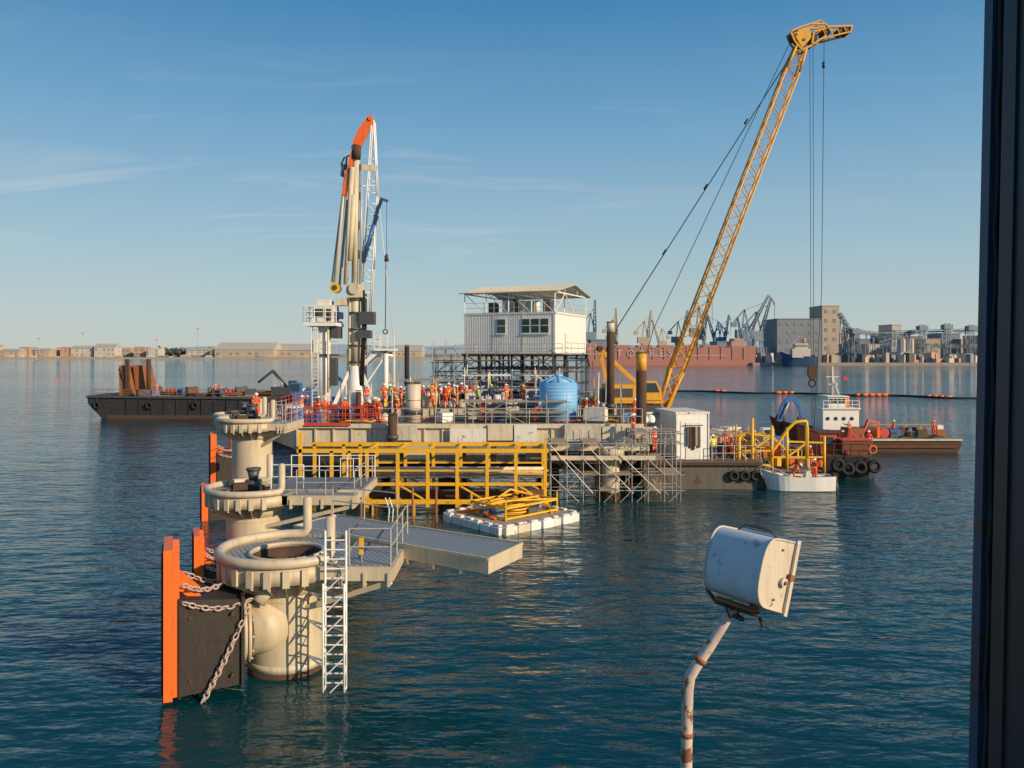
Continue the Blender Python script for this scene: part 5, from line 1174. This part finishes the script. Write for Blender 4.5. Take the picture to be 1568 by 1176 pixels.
b.path([G(x*1.01, hl, z*1.005) for x, z in prof], .006, 'lampe', 6); b.path([G(x*1.01, -hl, z*1.005) for x, z in prof], .006, 'lampe', 6)
b.obj('housing', e)
b = MB()
def gb(x0, x1, y0, y1, z0, z1, m): b.ext([G(x0, y0, z0), G(x1, y0, z0), G(x1, y1, z0), G(x0, y1, z0)], u_*(z1-z0), m)
gb(.085, .11, -hl-.015, hl+.015, .165, .185, 'lampw'); gb(.085, .11, -hl-.015, hl+.015, -.185, -.165, 'lampe'); gb(.086, .109, hl-.005, hl+.016, -.164, .164, 'lampe'); gb(.086, .109, -hl-.016, -hl+.005, -.164, .164, 'lampe')
gb(.092, .098, -hl+.006, hl-.006, -.164, .164, 'glass')
b.tube(G(.04, hl, -.03), G(.04, hl+.02, -.03), .022, 'lampe', 16); b.tube(G(.04, hl+.02, -.03), G(.04, hl+.03, -.03), .009, 'rusto', 8); gb(.07, .10, hl+.005, hl+.022, -.015, .015, 'rusto')
for z in (-.12, .12): b.tube(G(.0, hl, z), G(.0, hl+.008, z), .006, 'rusto', 6)
b.path([G(-.02, -.10, .165), G(.0, -.08, .20), G(.04, .04, .20), G(.06, .08, .175)], .005, 'cable', 6)
b.obj('glass_frame', e)
b = MB(); br = P(1135, 935, 4.0)
b.path([G(-.04, -hl-.02, -.06), G(-.05, -hl-.02, -.17), G(-.05, -hl+.05, -.21), G(-.02, 0, -.215), G(.0, hl-.06, -.21)], .012, 'rustd', 6)
b.beam(G(-.08, -.1, -.19), G(-.02, .1, -.195), .035, 'rusto', .012); b.beam(G(-.02, .08, -.19), br+V((.06, 0, -.0)), .03, 'rusto', .014)
b.tube(br+V((-.03, -.04, .02)), br+V((.07, -.05, .0)), .012, 'rusto', 8); b.tube(br+V((.06, -.04, .03)), br+V((.09, -.06, -.06)), .008, 'rustd', 8)
b.tube(br+V((.05, -.03, .03)), br+V((.05, -.07, .03)), .022, 'rusto', 6); b.torus(br+V((-.02, 0, -.03)), .03, .009, 'rustd', nrm=(.4, 0, 1)); b.path([br+V((-.02, -.03, 0)), br+V((-.07, -.05, -.02)), br+V((-.09, -.03, .04))], .006, 'rustd', 6)
b.obj('bracket', e)
b = MB(); dp = 4.0
pp = [P(1122, 935, dp), P(1112, 950, dp), P(1088, 988, dp), P(1066, 1020, dp), P(1056, 1036, dp), P(1053, 1056, dp), P(1052, 1100, dp), P(1051, 1180, dp), P(1050, 1300, dp), P(1048, 2400, dp)]
b.path(pp, [.020, .024, .026, .027, .029, .029, .029, .029, .029, .029], 'pole', 16)
for p, q in ((pp[3], pp[2]), (pp[6], pp[7])): c = p.lerp(q, .3); dv = (q-p).normalized(); b.tube(c-dv*.012, c+dv*.012, .032, 'rusto', 16)
b.obj('bent_pole', e)

# ------------------------------------------------------------ right steel column
b = MB(); 
def xs_(z, o=0): return 1.168+o+.0213*(z-10)
def slab(o0, o1, y0, y1, m, z0=2, z1=15):
    b.add([(xs_(z0, o0), y0, z0), (xs_(z0, o1), y0, z0), (xs_(z0, o1), y1, z0), (xs_(z0, o0), y1, z0), (xs_(z1, o0), y0, z1), (xs_(z1, o1), y0, z1), (xs_(z1, o1), y1, z1), (xs_(z1, o0), y1, z1)],
          [[3, 2, 1, 0], [4, 5, 6, 7], [0, 1, 5, 4], [1, 2, 6, 5], [2, 3, 7, 6], [3, 0, 4, 7]], m)
slab(0, .04, 1.965, 2.0, 'wallb'); slab(.012, .3, 1.92, 1.964, 'black'); slab(.0, .3, 1.2, 1.915, 'wallp'); slab(-.006, -.001, 1.86, 1.91, 'wallp')
b.path([(xs_(z, .008)+.004*math.sin(z*23), 1.945, z) for z in [7+i*.1 for i in range(70)]], .006, 'black', 6)
b.obj('steel_column')
